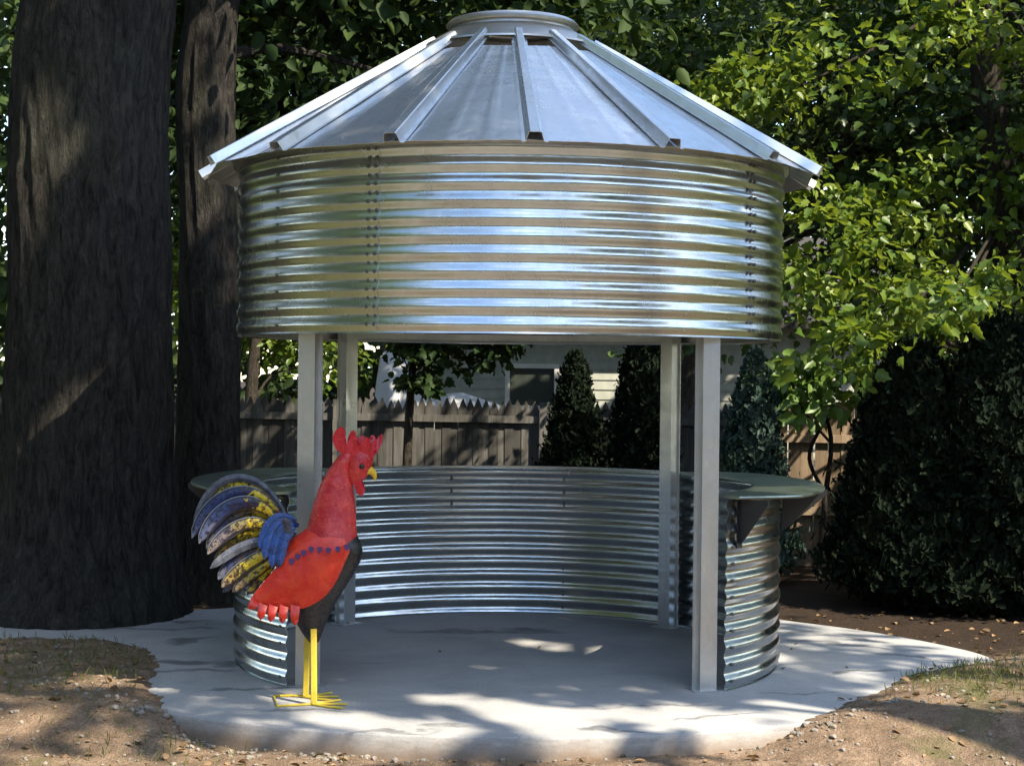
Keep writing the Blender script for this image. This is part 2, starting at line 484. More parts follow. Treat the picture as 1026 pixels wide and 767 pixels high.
def corrugated(mb, a0, a1, z0, z1, n, closed=False, rad=R, phase=0.0, flat=.012):
    steps = int((z1 - z0) / PITCH * 10)
    rows = []
    for j in range(steps + 1):
        z = z0 + (z1 - z0) * j / steps
        e = min(1, (z - z0)/flat, (z1 - z)/flat)
        s = math.sin(2*PI*(z - z0)/PITCH + phase)
        rr = rad + AMP * s * max(0, e)
        row = []
        for i in range(n if closed else n + 1):
            a = a0 + (a1 - a0)*i/n
            wv = .0035*math.sin(5*a + z*2) + .0022*math.sin(13*a - 3*z + 1)
            row.append(((rr+wv)*math.sin(a), -(rr+wv)*math.cos(a), z))
        rows.append(row)
    mb.grid(rows, closed=closed)

def bolts(mb, ang, zs, rad, da=0.0, r=.011, m=1):
    for z in zs:
        a = ang + da
        c = Vector((rad*math.sin(a), -rad*math.cos(a), z)); n = Vector((math.sin(a), -math.cos(a), 0))
        t = Vector((math.cos(a), math.sin(a), 0)); u = Vector((0, 0, 1))
        r0 = [c + (t*math.cos(k*PI/3) + u*math.sin(k*PI/3))*r for k in range(6)]
        r1 = [p + n*.010 for p in r0]
        mb.loft([r0, r1], m)

ur = MB(); corrugated(ur, 0, 2*PI, Z0, Z1, 288, True, R, -PI/2)
for ang, dbl in ((-26.0, True), (-50.5, False), (54, True), (94, True), (154, True), (214, True)):
    zs = [Z0 + PITCH*(k + .5) for k in range(11)]
    an = math.radians(ang)
    for da in ((-.0135, .0135) if dbl else (0,)):
        bolts(ur, an, zs, R + AMP*.9, da, m=1)
        bolts(ur, an, [z - PITCH/2 for z in zs if z > Z0 + PITCH], R - AMP*.8, da, .009, m=1) if dbl else None
upper = ur.build('upper_ring', [M['steel'], M['bolt']], G, smooth=True, thick=.0025)
# overlapping sheet near the left seam, a second skin a few millimetres proud
lap = MB(); corrugated(lap, math.radians(-27.4), math.radians(-24.6), Z0, Z1, 6, False, R+.004, -PI/2)
lap.build('sheet_lap', M['steel'], upper, smooth=True, thick=.002)
# inner stiffener angle at the bottom and top of the ring
def annulus(mb, r0, r1, z0, z1, a0=0, a1=2*PI, n=160):
    closed = abs(a1 - a0 - 2*PI) < 1e-6
    rings = []
    for i in range(n if closed else n + 1):
        a = a0 + (a1 - a0)*i/n
        sa, ca = math.sin(a), -math.cos(a)
        rings.append([(r0*sa, r0*ca, z0), (r1*sa, r1*ca, z0), (r1*sa, r1*ca, z1), (r0*sa, r0*ca, z1)])
    if closed: rings.append(rings[0])
    mb.loft(rings, cap=not closed)
st = MB(); annulus(st, R-.075, R-.012, Z0+.006, Z0+.012); annulus(st, R-.018, R-.012, Z0+.014, Z0+.075)
st.build('base_angle', M['steel_post'], G, smooth=True)
ev = MB(); annulus(ev, R-.02, R+.035, Z1+.002, Z1+.03)
ev.build('eave_ring', M['steel_post'], G, smooth=True)

lw = MB(); corrugated(lw, math.radians(46.5), math.radians(313.5), .006, WALL_H, 240, False, R, -PI/2)
for ang in (48.2, 311.8, 166, 194, 90, 270):
    zs = [.006 + PITCH*(k+.5) for k in range(11)]
    bolts(lw, math.radians(ang), zs, R + AMP*.9, 0, .010); bolts(lw, math.radians(ang), zs[-3:] if ang in (166, 194) else zs, R - AMP*.9 - .010, 0, .007)
lower = lw.build('lower_wall', [M['steel_wall'], M['bolt']], G, smooth=True, thick=.0025)
rim = MB(); annulus(rim, R-.022, R+.02, WALL_H+.001, WALL_H+.012, math.radians(128), math.radians(232), 60)
rim.build('wall_rim', M['steel_post'], lower, smooth=True)

# posts: hat channels bolted inside the walls
for k, ang in enumerate((45, 135, 225, 315)):
    a = math.radians(ang); w, d, t = .054, .08, .006
    prof = [(-w-.018, .0), (-w, .0), (-w, d), (w, d), (w, 0), (w+.018, 0), (w+.018, -t), (w-t, -t), (w-t, d-t), (-w+t, d-t), (-w+t, -t), (-w-.018, -t)]
    # opening of the channel towards the wall, web towards the bin's middle for the back pair, outward for the front pair
    rc = R - .115
    front = ang in (45, 315)
    ca, sa = math.cos(a), math.sin(a)
    q = []
    # front posts stand square to the camera side, turned a little off the radius
    ta = a * .35 if ang == 45 else (-(2*PI - a) * .35 if ang == 315 else a)
    tx, ty = math.cos(ta), math.sin(ta); nx, ny = math.sin(ta), -math.cos(ta)
    for (u, v) in prof:
        vv = (v - .035) if front else (d*.5 - v)
        q.append((rc*sa + tx*u + nx*vv, -rc*ca + ty*u + ny*vv))
    p = MB(); p.prism(q, .007, Z1 - .1)
    po_ = p.build('post', M['steel_post'], G)
    bp = MB()
    cx, cy = rc*sa, -rc*ca
    bp.prism([(cx + tx*u + nx*v, cy + ty*u + ny*v) for u, v in ((-.1, -.075), (.1, -.075), (.1, .075), (-.1, .075))], .001, .0065)
    bp.build('base_plate', M['steel_post'], po_)

# counters over the wall at either side
for sgn in (1, -1):
    c = MB()
    a0, a1 = math.radians(47), math.radians(129)
    if sgn < 0: a0, a1 = 2*PI - a1, 2*PI - a0
    n = 60; rings = []
    for i in range(n + 1):
        t = i / n
        a = a0 + (a1 - a0)*t
        f = min(1, math.sin(PI*min(max(t, .0), 1))*2.2 + .10)
        ro = R + .05 + .24*f
        sa, ca = math.sin(a), -math.cos(a)
        zt, zb = WALL_H + .022, WALL_H + .004
        rings.append([((R-.17)*sa, (R-.17)*ca, zb), (ro*sa, ro*ca, zb), ((ro+.004)*sa, (ro+.004)*ca, (zt+zb)/2), (ro*sa, ro*ca, zt), ((R-.17)*sa, (R-.17)*ca, zt)])
    c.loft(rings)
    co = c.build('counter', M['steel_counter'], G, smooth=True)
    for t in (.035, .42, .9):
        tt = t if sgn > 0 else 1 - t
        a = a0 + (a1 - a0)*tt
        f = min(1, math.sin(PI*t)*2.2 + .10); L = .05 + .3*f
        if t < .1: L = .24
        sa, ca = math.sin(a), -math.cos(a); tx, ty = math.cos(a), math.sin(a)
        br = MB(); w = .004
        r0 = R + .014
        L *= .85
        pts = [(r0, WALL_H), (r0 + L, WALL_H), (r0 + L, WALL_H - .03), (r0 + .03, WALL_H - .26), (r0, WALL_H - .28)]
        f1 = [(r*sa + tx*w, r*ca + ty*w, z) for r, z in pts]; f2 = [(r*sa - tx*w, r*ca - ty*w, z) for r, z in pts]
        br.loft([f1, f2])
        # flange along the wall
        r1 = r0 + .006
        br.loft([[(r0*sa + tx*.03*s, r0*ca + ty*.03*s, z) for s, z in ((-1, WALL_H-.30), (1, WALL_H-.30), (1, WALL_H), (-1, WALL_H))],
                 [(r1*sa + tx*.03*s, r1*ca + ty*.03*s, z) for s, z in ((-1, WALL_H-.30), (1, WALL_H-.30), (1, WALL_H), (-1, WALL_H))]])
        br.build('bracket', M['black'], co)

# roof: sixteen sheets, each with a hat rib along its seam
RE, RC = 2.045, .60
ZE, ZC = 3.205, 4.075
OFF = math.radians(3.6)
def cone(r, a, dz=0.0):
    return Vector((r*math.sin(a), -r*math.cos(a), ZE + (ZC - ZE)*(RE - r)/(RE - RC) + dz))
for k in range(16):
    a0 = OFF + k*PI/8; a1 = a0 + PI/8
    sh = MB(); rows = []
    for j in range(15):
        r = RE + (.735 - RE)*j/14
        A, B = cone(r, a0), cone(r, a1)
        row = []
        for i in range(25):
            t = i/24
            p = A.lerp(B, t)
            # two shallow pressed beads
            e = 0
            for tb in (.36, .66):
                e += .004*max(0, 1 - abs(t - tb)/.03)
            wob = .0060*mnoise.noise(Vector((k*3.1 + t*2.0, j*.35, 1.7)))
            row.append(p + Vector((0, 0, e + wob)))
        rows.append(row)
    sh.grid(rows)
    so = sh.build('roof_panel', M['steel_roof'], G, smooth=True, thick=.003)
    rb = MB(); rows = []
    for j in range(9):
        r = RE + .028 + (RC - .03 - RE - .028)*j/8
        c = cone(r, a0, .002)
        tg = Vector((math.cos(a0), math.sin(a0), 0))
        nr = Vector((math.sin(a0)*.5, -math.cos(a0)*.5, .86)).normalized()
        s = .62 + .38*(1 - j/8); h = .062*(.75 + .25*(1 - j/8))
        rows.append([c + tg*(u*s) + nr*(v*h) for u, v in ((-.075, .02), (-.052, .05), (-.036, .95), (-.028, 1), (.028, 1), (.036, .95), (.052, .05), (.075, .02))])
    rb.grid(rows)
    rb.build('roof_rib', M['steel_roof'], so, thick=.003)
# cap
cp = MB()
prof = [(.650, 4.075), (.645, 4.088), (.59, 4.115), (.49, 4.176), (.425, 4.214), (.418, 4.236), (.436, 4.238), (.440, 4.246), (.440, 4.268), (.43, 4.282), (.38, 4.290), (.15, 4.298), (.001, 4.30)]
rows = [[(r*math.sin(2*PI*i/72), -r*math.cos(2*PI*i/72), z) for i in range(72)] for r, z in prof]
cp.grid(rows, closed=True)
cap = cp.build('roof_cap', M['steel_cap'], G, smooth=True)
lid = MB()
rows = []
for i in range(72):
    a = 2*PI*i/72
    rows.append([((.443 + .012*math.cos(q))*math.sin(a), -(.443 + .012*math.cos(q))*math.cos(a), 4.257 + .012*math.sin(q)) for q in (0, PI/2, PI, 3*PI/2)])
rows.append(rows[0]); lid.loft(rows, cap=False)
lid.build('lid_edge', M['steel_cap'], cap, smooth=True)

# ------------------------------------------------------------------ rooster
RS = 173.6
RX, RY = (318-510)/RS, -1.70
def rp(px, py, y=0.0):
    return Vector(((px - 318)/RS, y, (705 - py)/RS))
K = empty('rooster_statue', (RX, RY, 0.002))
tag(K, 'tall painted metal rooster with red neck and yellow legs on the concrete', 'rooster statue')

def vloft(secs, n=28, sq=1.0, bend=None):
    """(py, left px, right px, half depth) sections stacked upward"""
    rings = []
    for (py, l, r, d) in secs:
        c = (l + r)/2; a = (r - l)/2/RS
        ring = []
        for i in range(n):
            t = 2*PI*i/n
            p = rp(c, py); ring.append(Vector((p.x + a*math.cos(t), d*math.sin(t), p.z)))
        rings.append(ring)
    return rings
def densify(secs, k=4):
    out = []
    for i in range(len(secs)-1):
        p0, p1, p2, p3 = [secs[max(0, min(len(secs)-1, i+q))] for q in (-1, 0, 1, 2)]
        for s in range(k):
            t = s/k
            out.append(tuple(.5*((2*b) + (-a+c)*t + (2*a-5*b+4*c-d)*t*t + (-a+3*b-3*c+d)*t**3) for a, b, c, d in zip(p0, p1, p2, p3)))
    out.append(secs[-1])
    return out
bd = MB()
bd.loft(vloft(densify([(645, 312, 322, .018), (637, 306, 325, .05), (626, 299, 329, .075), (609, 288, 337, .11), (592, 281, 347, .135), (572, 278, 359, .15), (557, 281, 365, .15), (545, 290, 363, .14), (534, 305, 357, .11), (528, 312, 352, .08)])))
for i, f in enumerate(bd.f):   # the back and shoulder are painted red, the breast and belly black
    c = sum((Vector(bd.v[j]) for j in f), Vector())/len(f)
    px, py = c.x*RS + 318, 705 - c.z*RS
    if py < 585 and px < 345 - (py - 530)*1.1: bd.m[i] = 1
bd.build('body', [M['pblack'], M['red']], K, smooth=True)
nk = MB()
nk.loft(vloft(densify([(550, 304, 359.5, .145), (542, 306, 360, .135), (528, 310, 358.5, .115), (510, 314.5, 357.5, .095), (490, 321, 355, .078), (474, 329, 353, .064), (462, 337, 355, .055), (455, 343, 357, .04)])))
for (sx, sy) in ((352, 546), (343.5, 548), (334, 549), (325.5, 548.5), (317, 548.5), (309.5, 552), (303.5, 556), (297.5, 561)):
  for s in (-1, 1):   # row of painted scallops where neck and wing meet
    yy = s*(.186 - .0008*abs(sx - 330))
    pts = [rp(sx + u*2.6, sy + v, yy) for u, v in ((-1, -1.5), (0, -2.5), (1, -1.5), (.9, 1.6), (0, 4.2), (-.9, 1.6))]
    nn = Vector((0, -.004*s, 0))
    nk.add(pts + [p + nn for p in pts], [(0, 1, 2, 3, 4, 5), (11, 10, 9, 8, 7, 6)] + [(j, (j+1) % 6, 6+(j+1) % 6, 6+j) for j in range(6)], 1)
nk.build('neck', [M['red_neck'], M['dot']], K, smooth=True)
hd = MB()
hd.loft(vloft(densify([(487, 351, 358, .02), (482, 348, 366, .04), (474, 347, 371, .054), (466, 348, 374, .056), (459, 350, 375, .05), (453, 354, 373, .035), (450, 358, 368, .015)])))
head = hd.build('head', M['red_neck'], K, smooth=True)
for s in (-1, 1):
    e = MB(); rings = []
    for q in range(5):
        f = q/4; rr = .017*math.cos(f*PI/2) + .0005; yy = s*(.046 + .018*math.sin(f*PI/2))
        p = rp(364, 468)
        rings.append([Vector((p.x + rr*math.cos(2*PI*i/14), yy, p.z + rr*math.sin(2*PI*i/14))) for i in range(14)])
    e.loft(rings); e.build('eye', M['pblack'], head, smooth=True)
bk = MB(); rings = []
for (cx, cy, a, d) in ((368.5, 473, 5.2, .026), (371.5, 472.8, 4.8, .024), (374.3, 474.4, 3.8, .019), (376.2, 477.6, 2.6, .012), (376.7, 481, 1.4, .006), (376.3, 483.5, .4, .002)):
    f = (cx - 368.5)/8.2
    dirv = Vector((math.sin(f*1.4), 0, math.cos(f*1.4)))
    p = rp(cx, cy)
    rings.append([p + dirv*(a/RS*math.cos(2*PI*i/12)) + Vector((0, d*math.sin(2*PI*i/12), 0)) for i in range(12)])
bk.loft(rings); bk.build('beak', M['beak'], head, smooth=True)

def rounded(o, k=2):
    for _ in range(k):
        o = [q for i in range(len(o)) for q in ((.75*o[i-1][0] + .25*o[i][0], .75*o[i-1][1] + .25*o[i][1]), (.25*o[i-1][0] + .75*o[i][0], .25*o[i-1][1] + .75*o[i][1]))]
    return o
def plate(outline, y, thick, mat, name, parent, bulge=0.0, tilt=0.0):
    """a cut sheet of metal: outline in the side view, real thickness, slight curl"""
    bm = bmesh.new()
    vs = [bm.verts.new((rp(px, py).x, y, rp(px, py).z)) for px, py in outline]
    f = bm.faces.new(vs)
    bmesh.ops.triangulate(bm, faces=[f])
    bmesh.ops.subdivide_edges(bm, edges=bm.edges[:], cuts=1, use_grid_fill=False)
    zs = [v.co.z for v in bm.verts]; z0 = min(zs)
    xs = [v.co.x for v in bm.verts]; xc = (min(xs)+max(xs))/2; wx = max(xs)-min(xs)
    for v in bm.verts:
        h = v.co.z - z0
        v.co.y += tilt*h + bulge*(1 - ((v.co.x - xc)/(wx/2))**2) + .006*mnoise.noise(v.co*30)
    bmesh.ops.recalc_face_normals(bm, faces=bm.faces)
    me = bpy.data.meshes.new(name); bm.to_mesh(me); bm.free()
    o = link(name, me, mat, parent)
    md = o.modifiers.new('thickness', 'SOLIDIFY'); md.thickness = thick; md.offset = 0
    return o
comb_near = [(352, 458), (343, 456), (337, 450), (334.8, 443), (335.5, 436), (339, 431), (344, 428.5), (347, 430.5), (345, 435), (344.8, 441), (346.8, 446), (349.5, 445.5), (351.5, 439), (352.5, 433), (356.5, 432), (358.5, 438), (360.5, 445), (363, 445), (365.5, 440), (369, 438), (371, 442), (372.5, 447), (375, 444), (378.5, 441), (379, 446), (377.5, 449), (376.5, 458), (372, 462), (362, 459)]
plate(rounded(comb_near), -.028, .012, M['red_comb'], 'comb', head, .0, -.14)
comb_far = [(358, 457), (357, 447), (359, 443), (361, 438), (364.5, 438), (367, 443), (369, 443), (372, 437), (375, 438), (376.5, 443), (379.5, 440), (383, 435), (382.5, 446), (378, 456), (370, 461)]
plate(rounded(comb_far, 2), .026, .012, M['red_comb'], 'comb', head, .0, .2)
for s in (-1, 1):
    plate([(356, 481), (361, 480), (365, 486), (366.5, 493), (364, 498), (360, 496), (357, 489)], s*.03, .009, M['red_comb'], 'wattle', head, .006*s, .0)

def strip_surface(mb, secs, yfun, nacross=8, m=0):
    rows = []
    for i, (up, lo) in enumerate(secs):
        a, b_ = rp(*up), rp(*lo)
        rows.append([Vector((*(a.lerp(b_, j/nacross)).xz,)).to_3d() for j in range(nacross+1)])
    out = []
    for i, r in enumerate(rows):
        out.append([Vector((p.x, yfun(i/(len(rows)-1), j/nacross), p.y)) for j, p in enumerate(r)])
    mb.grid(out, m)
wing_secs = [((349, 539), (354, 551)), ((340, 537.5), (349, 563)), ((329, 537.5), (343, 577)), ((317, 540), (334, 592)), ((306, 546), (322, 602)), ((294, 556), (309, 608)), ((282, 568), (295, 610)), ((271, 581), (281, 609)), ((262, 592), (268, 607)), ((257, 600), (259, 605))]
for s in (-1, 1):
    w = MB()
    strip_surface(w, densify([(a, b_, c, d) for (a, b_), (c, d) in wing_secs] and [(a+0., b_, c, d) for (a, b_), (c, d) in wing_secs], 2) and
                  [((q[0], q[1]), (q[2], q[3])) for q in densify([(a, b_, c, d) for (a, b_), (c, d) in wing_secs], 2)],
                  lambda u, v: s*(.125 + .038*math.sin(PI*min(1, max(0, v*.9 + .08)))*math.sin(PI*(.18 + .62*u)) + .010*math.sin(6*u) + .012*mnoise.noise(Vector((u*5, v*4, s*3.)))), 8)
    wo = w.build('wing', M['red'], K, smooth=True, thick=.006)
    # ragged row of cut feather tips along the trailing edge
    for i, (a, b_, t1) in enumerate((((259, 597), (266, 604), (257.5, 609)), ((266, 602), (274, 606), (267.5, 619)), ((276, 604), (284, 607), (277.5, 621)), ((286.5, 604), (294.5, 607), (289, 622)), ((297, 604), (306, 606), (301.5, 624)))):
        fth = MB(); rows = []
        for q in range(6):
            f = q/5
            l = Vector(a).lerp(Vector(t1) + Vector((-3.4*(1 - f**6) - .3, 0)), f); r_ = Vector(b_).lerp(Vector(t1) + Vector((3.4*(1 - f**6) + .3, 0)), f)
            y = s*(.145 + .02*math.sin(f*PI) + .012*f)
            mid = (l + r_)/2
            rows.append([rp(l.x, l.y, y), rp(mid.x, mid.y, y + s*.008), rp(r_.x, r_.y, y)])
        fth.grid(rows); fth.build('wing_feather', M['red'], wo, smooth=True, thick=.005)

def feather(pts, w, y0, y1, mat, name, hue=0.0, tipround=.75, fold=.010):
    p0, p1, p2, p3 = [Vector(p) for p in pts]
    rows, al, ed, lp = [], [], [], []
    n = 22
    for i in range(n + 1):
        t = i/n
        c = p0*(1-t)**3 + p1*3*t*(1-t)**2 + p2*3*t*t*(1-t) + p3*t**3
        d = ((p1-p0)*3*(1-t)**2 + (p2-p1)*6*t*(1-t) + (p3-p2)*3*t*t).normalized()
        nn = Vector((-d.y, d.x))
        prof = (.35 + .65*min(1, t*2.6)) * (1 if t < tipround else math.sqrt(max(0.0, 1 - ((t - tipround)/(1 - tipround))**2))*.97 + .03)
        y = y0 + (y1 - y0)*t
        hw = w*.43*prof
        row = []
        for s in (-1, -.66, -.33, 0, .33, .66, 1):
            q = c + nn*(hw*s)
            row.append(rp(q.x, q.y, y + fold*abs(s)*prof))
            al.append(t); ed.append(abs(s)); lp.append(max(0, s) if t > .3 else 0)
        rows.append(row)
    mb = MB(); mb.grid(rows)
    o = mb.build(name, mat, K, smooth=True, thick=.005, fix=False)
    A = o.data.attributes.new('along', 'FLOAT', 'POINT'); A.data.foreach_set('value', al)
    Lp = o.data.attributes.new('lip', 'FLOAT', 'POINT'); Lp.data.foreach_set('value', lp)
    E = o.data.attributes.new('rim', 'FLOAT', 'POINT'); E.data.foreach_set('value', ed)
    H = o.data.attributes.new('hue', 'FLOAT', 'POINT'); H.data.foreach_set('value', [hue]*len(al))
    return o
TF = [  # pts, width, depth at root and tip, hue
    (((286, 518), (262, 469), (208, 466), (192, 533)), 9, .03, .10, -1),
    (((286, 521), (262, 478), (216, 474), (199, 535)), 19, .05, .12, 1.),
    (((286, 526), (264, 484), (218, 484), (194.5, 542)), 17, .0, -.02, 0.),
    (((285, 530), (264, 496), (226, 494), (204, 546)), 17, -.03, -.09, .0),
    (((284, 534), (264, 506), (232, 506), (209, 553)), 15, .0, -.02, .15),
    (((284, 538), (264, 518), (236, 520), (212, 557)), 14, -.03, -.08, .35),
    (((282, 541), (266, 530), (240, 534), (214, 569)), 13, .02, .04, 1.),
    (((282, 545), (266, 540), (242, 546), (214.5, 571)), 11, -.03, -.07, -1),
    (((282, 548), (264, 548), (242, 556), (221, 583)), 16, .0, -.02, .1),
    (((282, 552), (264, 558), (246, 566), (226, 590)), 15, -.02, -.06, .9),
    (((280, 556), (266, 566), (250, 574), (224, 597)), 11, .02, .03, -1),
    (((280, 559), (268, 570), (254, 578), (236, 595)), 12, -.02, -.03, .6),
    (((281, 562), (270, 574), (260, 584), (250, 598)), 10, .0, -.01, 1.)]
for (pts, w, y0, y1, hue) in TF:
    if hue < 0: feather(pts, w, y0, y1, M['grey_edge'], 'tail_feather', 0)
    else: feather(pts, w, y0, y1, M['feather'], 'tail_feather', hue)
for (pts, w, y0, y1) in ((((294, 522), (284, 514), (270, 522), (265, 551)), 12, -.04, -.10), (((296, 526), (286, 518), (274, 530), (270, 560)), 12, -.06, -.13),
                         (((297, 528), (290, 524), (280, 536), (278, 568)), 12, -.07, -.15), (((299, 531), (294, 528), (287, 540), (285, 568)), 11, -.09, -.16), (((295, 524), (282, 516), (268, 520), (272, 556)), 12, .06, .12), (((299, 530), (288, 526), (280, 540), (280, 566)), 12, .08, .15)):
    feather(pts, w, y0, y1, M['blue'], 'saddle_feather', 0)
feather(((290, 545), (294, 536), (293, 524), (289, 519)), 9, -.10, -.15, M['grey_edge'], 'saddle_feather', 0)

# legs of square bar and bent rod feet
for (topx, topy, botx, boty, ly) in ((309, 628, 307, 0, .12), (318, 630, 319.5, 0, -.09)):
    lg = MB(); hw = 2.9/RS
    z1_ = (705 - topy)/RS
    xa, xb = (topx-318)/RS, (botx-318)/RS
    rings = []
    for (x, z) in ((xb, .012), (xb, .03), (xa, z1_ - .02), (xa, z1_)):
        rings.append([Vector((x + hw*u, ly*(1 - .35*z/z1_) + hw*v, z)) for u, v in ((-1, -.8), (-.8, -1), (.8, -1), (1, -.8), (1, .8), (.8, 1), (-.8, 1), (-1, .8))])
    lg.loft(rings); leg = lg.build('leg', M['yellow'], K)
    ft = MB(); r = .0065; z = r
    def rod(pts): ft.tube([(p[0], p[1], z) for p in pts], r, 8)
    x0 = xb
    rod([(x0 - .02, ly), (x0 + .09, ly - .075), (x0 + .175, ly - .11)])
    rod([(x0 - .02, ly), (x0 + .11, ly), (x0 + .19, ly + .0)])
    rod([(x0 - .02, ly), (x0 + .08, ly + .07), (x0 + .14, ly + .12)])
    if ly < 0:
        rod([(x0, ly), (x0 - .20, ly - .07), (x0 - .262, ly + .22), (x0 - .05, ly + .24)])
    else:
        rod([(x0, ly), (x0 - .12, ly + .03)])
    ft.build('foot', M['yellow'], leg, smooth=True)

# ------------------------------------------------------------------ foliage tools
def hl(pts):
    """half outline -> template verts and two faces folded on the midrib"""
    k = len(pts)
    v = [(0, 0, 0), (0, 1, -.18)] + [(x, y, .30*x - .12*y*y) for x, y in pts] + [(-x, y, .30*x - .12*y*y) for x, y in pts]
    f1 = [0] + list(range(2, 2+k)) + [1]
    f2 = [0, 1] + list(range(2+2*k-1, 1+k, -1))
    return np.array(v, float), [f1, f2]
T_OVAL = hl([(.24, .22), (.27, .55)])
T_MAPLE = hl([(.28, .04), (.46, .34), (.33, .44), (.33, .68), (.15, .72)])
T_ELM = hl([(.22, .15), (.31, .42), (.2, .75)])
T_SPRAY = hl([(.10, .10), (.30, .42), (.12, .5), (.22, .8)])
T_BLADE = hl([(.035, .1), (.03, .6)])

def leaves(name, cen, nor, axis, size, tmpl, mat, parent=None, offset=(0, 0, 0), tone=None):
    tv, tf = tmpl
    n = len(cen)
    nor = nor/np.linalg.norm(nor, axis=1, keepdims=True)
    axis = axis - nor*np.sum(axis*nor, axis=1, keepdims=True)
    axis /= np.linalg.norm(axis, axis=1, keepdims=True) + 1e-9
    side = np.cross(axis, nor)
    k = len(tv)
    V = (cen[:, None, :] - np.array(offset) + size[:, None, None]*(tv[None, :, 0, None]*side[:, None, :] + tv[None, :, 1, None]*axis[:, None, :] + tv[None, :, 2, None]*nor[:, None, :]))
    fl = np.concatenate([np.array(f) for f in tf]); cnt = np.array([len(f) for f in tf])
    loops = (np.arange(n)[:, None]*k + fl[None, :]).ravel()
    tot = np.tile(cnt, n); start = np.concatenate([[0], np.cumsum(tot)[:-1]])
    me = bpy.data.meshes.new(name)
    me.vertices.add(n*k); me.vertices.foreach_set('co', V.astype(np.float32).ravel())
    me.loops.add(len(loops)); me.loops.foreach_set('vertex_index', loops.astype(np.int32))
    me.polygons.add(len(tot)); me.polygons.foreach_set('loop_start', start.astype(np.int32))
    try: me.polygons.foreach_set('loop_total', tot.astype(np.int32))
    except Exception: pass
    me.update(calc_edges=True)
    if tone is None: tone = rng.random(n)
    A = me.attributes.new('tone', 'FLOAT', 'FACE'); A.data.foreach_set('value', np.repeat(tone, len(tf)).astype(np.float32))
    return link(name, me, mat, parent)

def sprays(blobs, ncl, per, spread, shell=.45, flat=.5):
    """cluster centres in ellipsoids, then leaves round each centre"""
    vol = np.array([b[3]*b[4]*b[5] for b in blobs])**.75
    pick = rng.choice(len(blobs), ncl, p=vol/vol.sum())
    B = np.array(blobs)[pick]
    d = rng.normal(size=(ncl, 3)); d /= np.linalg.norm(d, axis=1, keepdims=True)
    rad = rng.random(ncl)**shell
    cc = B[:, :3] + d*B[:, 3:6]*rad[:, None]*(1 + .12*rng.normal(size=(ncl, 1)))
    idx = np.repeat(np.arange(ncl), per)
    sc = spread*(.55 + .9*rng.random(ncl))[idx]
    loc = rng.normal(size=(ncl*per, 3))*sc[:, None]*np.array([1, 1, flat])
    cen = cc[idx] + loc
    out = d[idx]
    nor = rng.normal(size=cen.shape)*.55 + np.array([0, 0, .75]) + out*.35
    ax = loc/(sc[:, None]) + rng.normal(size=cen.shape)*.6 + np.array([0, 0, -.45]) + out*.3
    tone = np.clip(.5 + .28*rng.normal(size=ncl)[idx] + .2*rng.normal(size=len(cen)), 0, 1)
    return cen, nor, ax, tone, cc

# gaps cut out of the crowns to let the sun through: spots where it lands, and how wide
SHAFTS = []
def shaft(px, py, D, r): SHAFTS.append((np.array(at(px, py, D)), r))
def pad_spot(px, py, r): shaft(px, py, FPX*1.92/(py - 372), r)
for q in ((440, 624, .22), (480, 634, .16), (545, 646, .26), (610, 652, .3), (665, 664, .22), (530, 712, .30), (560, 722, .25), (672, 716, .34), (700, 708, .25), (775, 712, .16),
          (215, 617, .18), (350, 722, .25), (400, 730, .34), (300, 700, .18), (455, 700, .22), (600, 742, .25), (840, 672, .15), (235, 748, .4), (820, 745, .45), (880, 718, .55), (945, 738, .6), (960, 695, .4), (300, 752, .3),
          (120, 690, .25), (925, 700, .3), (640, 690, .12), (490, 668, .15), (250, 640, .10)): pad_spot(*q)
for q in ((410, 440, 19.6, .28), (335, 440, 19.6, .3), (448, 428, 19.6, .14), (366, 412, 19.6, .13), (603, 372, 26.2, .42), (560, 362, 26.2, .2), (532, 363, 26.2, .15), (812, 455, 17., .5), (815, 500, 17, .25),
          (188, 235, 14.0, .16), (178, 130, 21, .4), (178, 210, 21, .45), (182, 290, 21, .3), (215, 60, 20, .2), (870, 370, 13.3, .45), (940, 312, 13.2, .45), (262, 375, 21.5, .55), (285, 360, 21.5, .4), (770, 180, 16, .55), (795, 390, 15.7, .4),
          (735, 80, 16.2, .55), (915, 20, 16, .5), (820, 275, 15.8, .6), (940, 315, 15.4, .5), (870, 360, 15.3, .4), (850, 60, 17, .5), (900, 250, 16.5, .4),
          (760, 580, 11.1, .35), (735, 520, 10.5, .2), (800, 100, 16.4, .5), (860, 200, 16.4, .35)): shaft(*q)
for q in ((6.5, 5, 3.5, 1.3), (8, 6, 4, 1.6), (5.5, .3, 0, 1.3), (7.5, 2.5, 0, 1.6), (6.6, 4.2, .5, 1.3), (5, -3.5, 0, 1.1), (4.4, 1.6, 0, .7), (2.9, 1.4, 0, .4), (3.5, .3, 0, .5), (-6, 2, 1, 1.0), (-7, 4.5, 3, 1.2), (-7, 1.5, 3, 1.), (8, -2, 0, 1.), (1.72, -.5, .7, .28), (1.8, -.2, .35, .3), (1.0, .2, 3.7, .45), (1.5, -.7, 3.5, .4), (1.3, -.35, 3.6, .55), (1.75, .1, 3.38, .55), (.8, -.15, 3.95, .35), (1.45, -.95, 3.4, .3), (-1.2, -.35, 3.65, .45), (-1.65, -.3, 3.42, .45), (-.75, -.1, 3.95, .3), (1.5, -6, 0, .9), (-1.5, -7.5, 0, 1), (3, -9, 0, 1.1)):
    SHAFTS.append((np.array(q[:3]), q[3]))
for q in ((765, 520, 10.7, .22), (768, 630, 10.8, .25)): shaft(*q)
